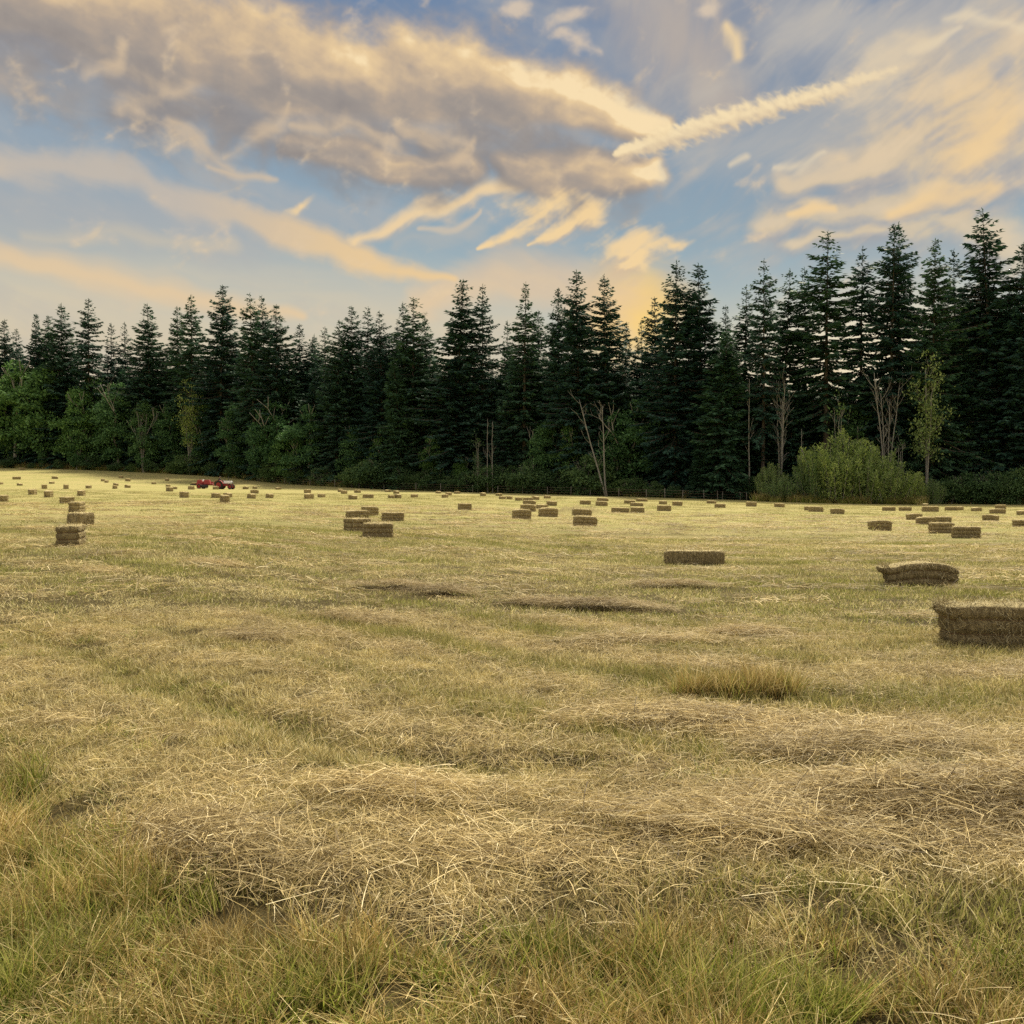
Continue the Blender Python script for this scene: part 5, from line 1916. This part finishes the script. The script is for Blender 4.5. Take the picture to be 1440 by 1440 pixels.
def willow(seed, H, Wd, n, leaf=0.30):
    """many upright feathery stems"""
    rng = np.random.RandomState(seed)
    crown, trunk = Acc(), Acc()
    S = 60
    per = n // S
    for k in range(S):
        a, r = rng.rand() * 6.283, Wd * 0.85 * math.sqrt(rng.rand())
        bx, by = r * math.cos(a), r * math.sin(a)
        h = H * (1 - 0.55 * (r / Wd) ** 2) * (0.72 + 0.33 * rng.rand())
        lx, ly = 0.16 * bx + rng.randn() * 0.3, 0.16 * by + rng.randn() * 0.3
        t = np.linspace(0, 1, 6)
        tube(trunk, np.stack([bx * 0.6 + (bx * 0.4 + lx) * t, by * 0.6 + (by * 0.4 + ly) * t, h * t], 1), np.linspace(0.06, 0.012, 6), 5)
        u = rng.rand(per) ** 0.75
        w = (0.75 * (1 - u) ** 0.5 + 0.12) * (0.5 + 0.5 * rng.rand(per))
        th = rng.rand(per) * 6.283
        C = np.stack([bx * 0.6 + (bx * 0.4 + lx) * u + w * np.cos(th), by * 0.6 + (by * 0.4 + ly) * u + w * np.sin(th), 0.1 + h * u + 0.15 * rng.randn(per)], 1)
        C[:, 2] = np.maximum(C[:, 2], 0.05)
        D = np.stack([np.cos(th) * 0.6, np.sin(th) * 0.6, 0.55 + 0.4 * rng.randn(per)], 1)
        cards(crown, C, D, leaf * (0.6 + 0.8 * rng.rand(per)), 0.45 * leaf * (0.6 + 0.8 * rng.rand(per)), rng, folded=False)
    return crown, trunk


def snag(seed, H=14.0, spread=0.22, stems=2, leaves=0, r0=0.16, depth=2):
    """bare dead tree: forked pale stems with broken twigs"""
    rng = np.random.RandomState(seed)
    trunk, crown = Acc(), Acc()
    ends = []
    for s in range(stems):
        a = (s / max(1, stems)) * 6.283 + rng.rand()
        side = (s - (stems - 1) / 2) * spread
        zs = np.linspace(0, 1, 8)
        h = H * (1 - 0.22 * rng.rand() * (s > 0))
        P = np.stack([side * H * zs ** 1.1 + 0.12 * rng.randn(8).cumsum() * 0.5, 0.1 * rng.randn(8).cumsum() * 0.4, h * zs], 1)
        P[0] = (0.12 * s, 0, -0.2)
        tube(trunk, P, np.linspace(r0 * 0.9, 0.03, 8), 7)
        for k in range(11 if depth > 1 else 6):
            t = 0.3 + 0.68 * rng.rand()
            q = np.array([np.interp(t, zs, P[:, i]) for i in range(3)])
            a = rng.rand() * 6.283
            branchy(trunk, q, np.array([math.cos(a) * 0.8, math.sin(a) * 0.8, 0.9 + 0.4 * rng.rand()]), H * 0.10 * (0.4 + rng.rand()), 0.032, 1, rng, ends, 0.6)
    if leaves:
        E = np.array(ends)
        pk = rng.randint(0, len(E), leaves)
        C = E[pk] + rng.randn(leaves, 3) * np.array([0.6, 0.6, 0.4])
        cards(crown, C, rng.randn(leaves, 3), 0.24 + 0.26 * rng.rand(leaves), 0.16 + 0.14 * rng.rand(leaves), rng, folded=False)
    return crown, trunk


def kind(pair, cmat, tmat, cname='crown'):
    c, t = pair
    return (c.mesh(cname, [cmat]) if c.n else None, t.mesh('trunk', [tmat], True), cname)


FIRS = {   # full firs, open firs with bare trunks, slim spires, dense dark ones
    'full': [kind(conifer(200 + i, 34, 0.08, 6.6, 1.15), M_FIR, M_BARK) for i in range(4)],
    'open': [kind(conifer(210 + i, 34, 0.30, 6.2, 1.0, 0.95, 0.16), M_FIR, M_BARK) for i in range(4)],
    'slim': [kind(conifer(220 + i, 34, 0.15, 4.9, 0.95, 0.9, 0.10), M_FIR, M_BARK) for i in range(3)],
    'dense': [kind(conifer(230 + i, 34, 0.05, 7.0, 1.35, 0.85), M_FIR, M_BARK) for i in range(3)],
}
CEDARS = [kind(conifer(240 + i, 26, 0.01, 5.2, 1.6, 0.85, 0.0, 0.75, spray=1.2), M_CEDAR, M_BARK) for i in range(2)]
ALDERS = [kind(broadleaf(250 + i, 14, 4.2, 11000, 0.36, 0.04, 1, 60), M_LEAF, M_PALE) for i in range(4)]
BUSHES = [kind(broadleaf(260 + i, 4.5, 3.2, 5200, 0.27, 0.0, 4, 34), M_BRUSH, M_PALE, 'foliage') for i in range(4)]
WILLOWS = [kind(willow(270 + i, 8, 5.0, 17000), M_WILLOW, M_PALE, 'foliage') for i in range(2)]
SNAGS = {
    'twin': kind(snag(280, 16, 0.16, 2), M_SNAG, M_SNAG),
    'fan': kind(snag(281, 15, 0.08, 4, 0, 0.11), M_SNAG, M_SNAG),
    'pole': kind(snag(282, 13, 0.03, 1, 0, 0.16, 1), M_SNAG, M_SNAG),
    'leafy': kind(snag(283, 17, 0.07, 3, 2600, 0.17), M_WILLOW, M_SNAG),
    'thin': kind(snag(284, 11, 0.06, 3, 500, 0.09), M_BRUSH, M_SNAG),
}
N_TREES = [0]


def plant(kd, u, top, back, H0, name, label, cat, group=None, wide=1.0, base=None, depth=None):
    """stand a copy at photo column u, `back` metres behind the edge of the field, reaching up to photo row `top`"""
    D = (float(edge_depth(u)) + back) if depth is None else depth
    x = D * (u - 720) / F
    z0 = float(gz(x, D))
    a, b = (720 - top) / F, 0
    el = math.tan(math.atan((720 - top) / F) - PITCH)
    H = EYE + el * D - z0
    s = H / H0
    i = N_TREES[0]
    N_TREES[0] += 1
    rng = random.Random(i * 13 + 5)
    o = empty(name, (x, D, z0 - 0.1), rng.uniform(0, 6.28), label=label, category=cat)
    if group:
        o['group'] = group
    w = s ** 0.6 * wide if H0 > 20 else s * wide
    w *= rng.uniform(0.86, 1.16)
    if H0 > 20:
        o.rotation_euler = (R(rng.uniform(-1.3, 1.3)), R(rng.uniform(-1.3, 1.3)), rng.uniform(0, 6.28))
    o.scale = (w, w, s)
    if kd[0] is not None:
        link(bpy.data.objects.new(kd[2], kd[0]), o)
    link(bpy.data.objects.new('trunk', kd[1]), o)
    return o


def pick(lst, i):
    return lst[i % len(lst)]


# front and middle rank: every spire the skyline shows  (column, row of the tip, kind, metres back, width)
SKYLINE = [(-150, 440, 'full', 8, 1), (-95, 452, 'open', 5, 1), (-40, 438, 'full', 6, 1), (7, 449, 'full', 8, .9), (23, 461, 'slim', 14, .9), (55, 441, 'dense', 6, .8), (70, 443, 'full', 9, .8), (88, 426, 'full', 5, .9), (123, 420, 'open', 4, 1),
           (158, 455, 'slim', 16, .8), (178, 453, 'slim', 13, .8), (210, 425, 'full', 5, 1), (253, 432, 'open', 8, .9), (275, 414, 'open', 4, 1), (313, 401, 'full', 3, 1.05), (358, 411, 'open', 1, 1), (371, 416, 'full', 8, .9), (389, 428, 'full', 5, .9),
           (426, 455, 'slim', 14, .9), (445, 470, 'full', 24, .8), (459, 460, 'slim', 9, .9), (474, 450, 'full', 5, .9), (495, 429, 'full', 6, .8), (515, 432, 'slim', 8, 1), (533, 437, 'full', 4, .8), (569, 426, 'slim', 8, 1), (580, 418, 'open', 5, 1), (600, 446, 'slim', 12, .9),
           (643, 392, 'dense', 5, .95), (682, 399, 'open', 7, .85), (712, 452, 'slim', 10, .8), (738, 395, 'slim', 4, 1), (757, 436, 'open', 12, .8), (782, 404, 'dense', 6, .7), (812, 379, 'dense', 4, .9), (853, 386, 'full', 7, .9), (880, 452, 'slim', 14, .8), (906, 450, 'slim', 16, .8), (921, 417, 'full', 9, .7),
           (950, 366, 'full', 4, .95), (984, 371, 'dense', 5, .9), (1018, 430, 'full', 9, .7), (1043, 402, 'open', 7, .8), (1071, 363, 'open', 2, .85), (1108, 378, 'full', 8, .8), (1131, 375, 'open', 10, .8), (1162, 325, 'open', 5, 1.15), (1208, 345, 'open', 8, .9),
           (1245, 317, 'open', 5, 1), (1267, 312, 'open', 8, .9), (1309, 333, 'full', 3, .9), (1341, 353, 'slim', 10, .9), (1369, 350, 'full', 8, .8), (1391, 292, 'open', 6, 1.05), (1438, 340, 'dense', 5, .9), (1475, 318, 'full', 7, 1), (1520, 335, 'open', 4, 1), (1575, 310, 'full', 6, 1), (1640, 330, 'dense', 5, 1)]
WORD = {'full': 'full-crowned dark fir', 'open': 'tall fir with open see-through boughs', 'slim': 'slim narrow-topped fir', 'dense': 'broad dense dark fir'}
_vis = [q for q in SKYLINE if 0 <= q[0] <= 1440]
for _i, (_u, _top, _k, _bk, _w) in enumerate(SKYLINE):
    if 0 <= _u <= 1440:
        _r = sorted(_vis).index((_u, _top, _k, _bk, _w))
        _n = len(_vis)
        _where = ('%s tip along the skyline from the left' % ORD[_r]) if _r < _n / 2 else (('%s tip along the skyline from the right' % ORD[_n - 1 - _r]) if _r < _n - 1 else 'last tip at the right edge of the skyline')
        _lab = WORD[_k] + ', ' + _where
        _grp = 'firs of the wood that stand out on the skyline'
    else:
        _lab, _grp = 'dark fir of the wood standing outside the picture', 'firs outside the picture'
    plant(pick(FIRS[_k], _i), _u, _top, _bk, 34, 'fir_tree', _lab, 'tree', _grp, _w)

# filling ranks behind and between
_rng = random.Random(99)
FILL = ['beyond the left edge of the photo', 'behind the leafy trees at the left', 'above and right of the tractor', 'left of the skyline notch', 'around the skyline notch', 'behind the willow clump', 'behind the tallest snag at the right', 'beyond the right edge of the photo']


def sky_gap(u):
    """how far up the wood is closed, as a picture row"""
    return np.interp(u, [-200, 0, 160, 330, 440, 600, 700, 760, 880, 900, 1000, 1060, 1130, 1200, 1260, 1320, 1400, 1500, 1700],
                     [500, 492, 506, 480, 488, 476, 486, 470, 500, 505, 492, 520, 520, 540, 520, 430, 400, 400, 400])


for _row, (_bk, _step, _dy) in enumerate([(6, 26, 22), (15, 27, 4), (26, 34, 4)]):
    _u = -190 + _row * 9
    while _u < 1640:
        _t = float(sky_gap(_u)) + _dy + _rng.uniform(-16, 26)
        plant(pick(FIRS[_rng.choice(['full', 'dense', 'dense'])], _rng.randrange(9)), _u + _rng.uniform(-7, 7), _t, _bk + _rng.uniform(-2, 3), 34, 'fir_tree',
              'look-alike dark fir of the back ranks, ' + FILL[int(np.searchsorted([0, 300, 520, 760, 1000, 1250, 1440], _u))], 'tree', 'firs filling the depth of the wood', 0.95)
        _u += _step

# cedars
plant(CEDARS[0], 1018, 462, 0.5, 26, 'cedar_tree', 'dense green cedar with drooping sprays, right of the notch in the skyline', 'tree', None, 0.95)
plant(CEDARS[1], 560, 505, 0.5, 26, 'cedar_tree', 'tall green cedar with drooping sprays, left of the middle of the wood', 'tree', None, 0.8)
plant(CEDARS[1], 985, 612, -1.0, 26, 'young_conifer', 'young light green conifer at the foot of the dense cedar', 'tree', None, 0.75)
plant(CEDARS[0], 1028, 675, -1.5, 26, 'young_conifer', 'knee-high bright conifer by the fence under the dense cedar', 'tree', None, 0.75)
plant(CEDARS[0], 1080, 600, 4, 26, 'young_conifer', 'small dark conifer in the shade behind the pale willow bush', 'tree', None, 0.6)

# broadleaved trees along the edge of the wood
LT = [(20, 508, 1, 1.0, 'largest bright leafy tree, at the left edge of the photo'), (68, 506, 6, .8, 'leafy tree second from the left edge, rising behind its neighbours'),
      (112, 543, 1, .9, 'rounded leafy tree third from the left edge'), (134, 526, 7, .8, 'leafy tree peeping up behind the third one from the left'), (168, 538, 3, .9, 'dull green leafy tree left of the thin grey-stemmed one'),
      (205, 560, 0, .7, 'leafy tree with a twiggy pale centre, between the two dullest crowns'), (108, 606, -2, .65, 'small bright leafy tree in front of the third crown from the left'), (60, 622, -1, .5, 'smallest round leafy tree, low down near the left edge'),
      (240, 570, 4, .8, 'shaded leafy tree behind the pale forked stems left of the tractor'), (290, 556, 3, .7, 'leafy tree just right of the pale forked stems'), (332, 568, -1, .75, 'leafy tree directly above the tractor'),
      (386, 562, 0, .85, 'bright domed leafy tree right of the bare trunk above the tractor'), (432, 570, 1, .9, 'leafy tree at the right end of the left-hand leafy belt'), (408, 600, -2, .8, 'low leafy tree in front of the domed one'), (365, 610, -2, .7, 'low leafy tree at the foot of the tall bare trunk'),
      (608, 612, 0, .55, 'slender yellow-green tree at the wood edge left of centre'), (648, 640, 1, .7, 'dim leafy tree between the slender yellow-green one and the grey poles'), (772, 585, 3, .7, 'dim leafy tree in the shade left of the twin grey snag'), (800, 596, 2, .6, 'slightly brighter leafy tree close to the twin grey snag'),
      (745, 642, 0, .8, 'low leafy tree in the dark middle of the wood edge'), (895, 560, 6, .9, 'dark leafy tree right of the twin grey snag'), (870, 600, 5, .8, 'deep green leafy tree behind the twin grey snag'), (1350, 560, 9, .7, 'dark leafy tree rising behind the tallest snag on the right'), (1392, 600, 8, .8, 'dark leafy tree near the right edge'),
      (1435, 590, 8, .8, 'dark leafy tree at the very right edge'), (1200, 560, 9, .9, 'shaded leafy tree straight above the pale willow bush'), (1110, 600, 8, .8, 'shaded leafy tree above the left part of the pale willow bush'), (1290, 575, 9, .8, 'shaded leafy tree above the right part of the pale willow bush'),
      (500, 600, 4, .9, 'dark leafy tree in the shade right of the left-hand leafy belt'), (545, 590, 5, .8, 'dark leafy tree at the foot of the tall left cedar'), (-60, 500, 3, 1, None), (-130, 530, 2, 1, None), (1500, 560, 2, 1, None), (1580, 540, 4, 1, None)]
for _i, (_u, _t, _bk, _w, _lab) in enumerate(LT):
    _d = _bk * 0.7 + 0.8
    plant(pick(ALDERS, _i), _u, _t, _d, 14, 'leafy_tree', _lab or 'leafy tree of the wood edge outside the picture', 'tree', 'leafy trees along the edge of the wood', _w * 1.25)

# brush along the foot of the wood
BR = [(15, 640), (45, 650), (85, 645), (130, 640), (162, 648), (186, 650), (215, 648), (250, 646), (268, 636), (300, 648), (335, 652), (385, 645), (420, 652), (455, 655), (498, 655), (522, 646), (543, 640), (566, 655), (590, 662), (612, 655), (636, 664), (660, 660), (690, 652), (716, 655), (742, 648),
      (770, 658), (800, 668), (828, 640), (850, 668), (875, 672), (893, 670), (920, 676), (945, 680), (1062, 668), (1335, 668), (1362, 664), (1385, 658), (1412, 662), (1438, 655)]
for _i, (_u, _t) in enumerate(BR):
    _lab = 'low green bush at the foot of the wood, ' + ('%s from the left' % ORD[_i] if _i < 20 else '%s from the right' % ORD[len(BR) - 1 - _i])
    plant(pick(BUSHES, _i), _u, _t, 0.6 - (_i * 37 % 10) * 0.15, 4.5, 'bush', _lab, 'bush', 'bushes fringing the foot of the wood', 1.15 if _u < 1300 else 1.0)
for _u in (-170, -120, -70, -25, 1480, 1530, 1590):
    plant(pick(BUSHES, _u), _u, 650, 1.5, 4.5, 'bush', 'low bush at the wood edge outside the picture', 'bush', 'bushes outside the picture', 1.2)

# the pale willow bushes
for _u, _t, _bk, _w, _v, _lab in [(1178, 602, -6, .72, 0, 'tallest feathery pale green willow bush, middle of the big clump at the right'), (1150, 634, -7, .75, 1, 'pale willow bush left of the tallest one in the big clump'), (1215, 618, -6, .70, 1, 'pale willow bush right of the tallest one in the big clump'),
                                  (1102, 668, -7, 1.1, 0, 'low pale willow bush at the left foot of the big clump'), (1250, 648, -6.5, .9, 0, 'lower olive willow bush towards the right end of the big clump'), (1280, 672, -5, 1.0, 1, 'smallest willow bush at the right end of the big clump'), (1085, 650, -3, .6, 1, 'thin willow bush by the fence, left of the big clump'), (1308, 672, -3, .9, 0, 'small olive willow bush under the tallest snag at the right')]:
    plant(WILLOWS[_v], _u, _t, _bk, 8, 'willow_bush', _lab, 'bush', 'willow bushes of the big clump at the right', _w * 1.25)

# dead and half-dead stems
for _k, _u, _t, _bk, _w, _lab in [('twin', 852, 556, -3.0, 1.0, 'twin grey dead trunk leaning apart in a V, right of the middle'), ('pole', 686, 588, -2.2, .8, 'straight thin grey dead pole left of the middle of the wood'), ('pole', 693, 592, -2.0, .8, 'second thin grey dead pole close beside the first'),
                                  ('thin', 672, 622, -1.8, .9, 'twiggy grey dead sapling left of the two thin poles'), ('fan', 1098, 532, 0.5, .8, 'fan of pale bare stems above the left end of the willow clump'), ('pole', 1053, 532, 0.0, .7, 'crooked pale bare pole beside the dense cedar'),
                                  ('fan', 1245, 524, 0.5, .85, 'many-stemmed grey snag right of the tallest willow bush'), ('leafy', 1303, 518, 0.0, 1.0, 'tallest grey snag with a few bright leafy boughs, at the right'), ('pole', 1127, 602, -2, .7, 'short pale broken stump above the left of the willow clump'),
                                  ('thin', 1266, 625, -3, .9, 'small dead grey twigs beside the willow clump'), ('leafy', 267, 548, -0.8, .8, 'pale forked half-dead tree left of the tractor'), ('thin', 201, 580, -1, 1.1, 'grey twiggy dying tree in the left-hand leafy belt'), ('thin', 1178, 578, -5, .7, 'bare grey twigs sticking out of the top of the willow clump')]:
    H0 = {'twin': 16, 'fan': 15, 'pole': 13, 'leafy': 17, 'thin': 11}[_k]
    o = plant(SNAGS[_k], _u, _t, _bk, H0, 'dead_tree', _lab, 'dead tree', 'dead and half-dead trees along the edge of the wood', _w)
    if _k == 'twin':
        o.rotation_euler = (0, R(-9), 0)

# pale twin-headed lamp on a post, half way up among the trees
def make_lamp():
    D = float(edge_depth(352)) + 2.0
    x = D * (352 - 720) / F
    z0 = float(gz(x, D))
    h = EYE + math.tan(math.atan((720 - 556) / F) - PITCH) * D - z0
    g = empty('floodlight_post', (x, D, z0), 0, label='tall thin post with two small pale lamp heads among the trees above the tractor', category='light post')
    a = Acc()
    tube(a, [(0, 0, -0.2), (0, 0, h)], [0.10, 0.06], 8)
    part('pole', a, [M_DARK], g, True)
    a = Acc()
    tube(a, [(-0.5, 0, h - 0.05), (0.5, 0, h - 0.05)], 0.04, 6)
    part('crossarm', a, [M_DARK], g)
    for s in (-1, 1):
        a = Acc()
        box(a, s * 0.50 - 0.22, s * 0.50 + 0.22, -0.25, 0.12, h, h + 0.12, top=(0.04, 0.04, 0.04, 0.04))
        part('lamp_head', a, [M_WHITE], g)


make_lamp()

# rough grass between the field and the wood
def build_verge():
    rng = np.random.RandomState(77)
    coll = variant_collection('verge_tuft', [patch_tall(300 + i, 0.7, 130, 0.35, 0.85, 0.035) for i in range(5)], M_TALL)
    n = 2600
    u = -250 + 1950 * rng.rand(n)
    D = edge_depth(u) + 0.2 + 5.5 * rng.rand(n) ** 1.5
    front = (u > 1060) & (u < 1300) & (rng.rand(n) < 0.5)
    D = np.where(front, edge_depth(u) - 6 + 4 * rng.rand(n) - 3, D)
    X = D * (u - 720) / F
    a = 0.7 + 0.6 * rng.rand(n)
    s = np.stack([a, a, a * (0.8 + 0.7 * rng.rand(n))], 1)
    scatter('rough_verge_grass', coll, X, D, s, rng.rand(n) * 2 * PI, np.zeros(n), 'rough uncut grass along the foot of the wood', 'grass', 0.45 + 0.5 * rng.rand(n), np.zeros(n), rng.rand(n), 5)


build_verge()
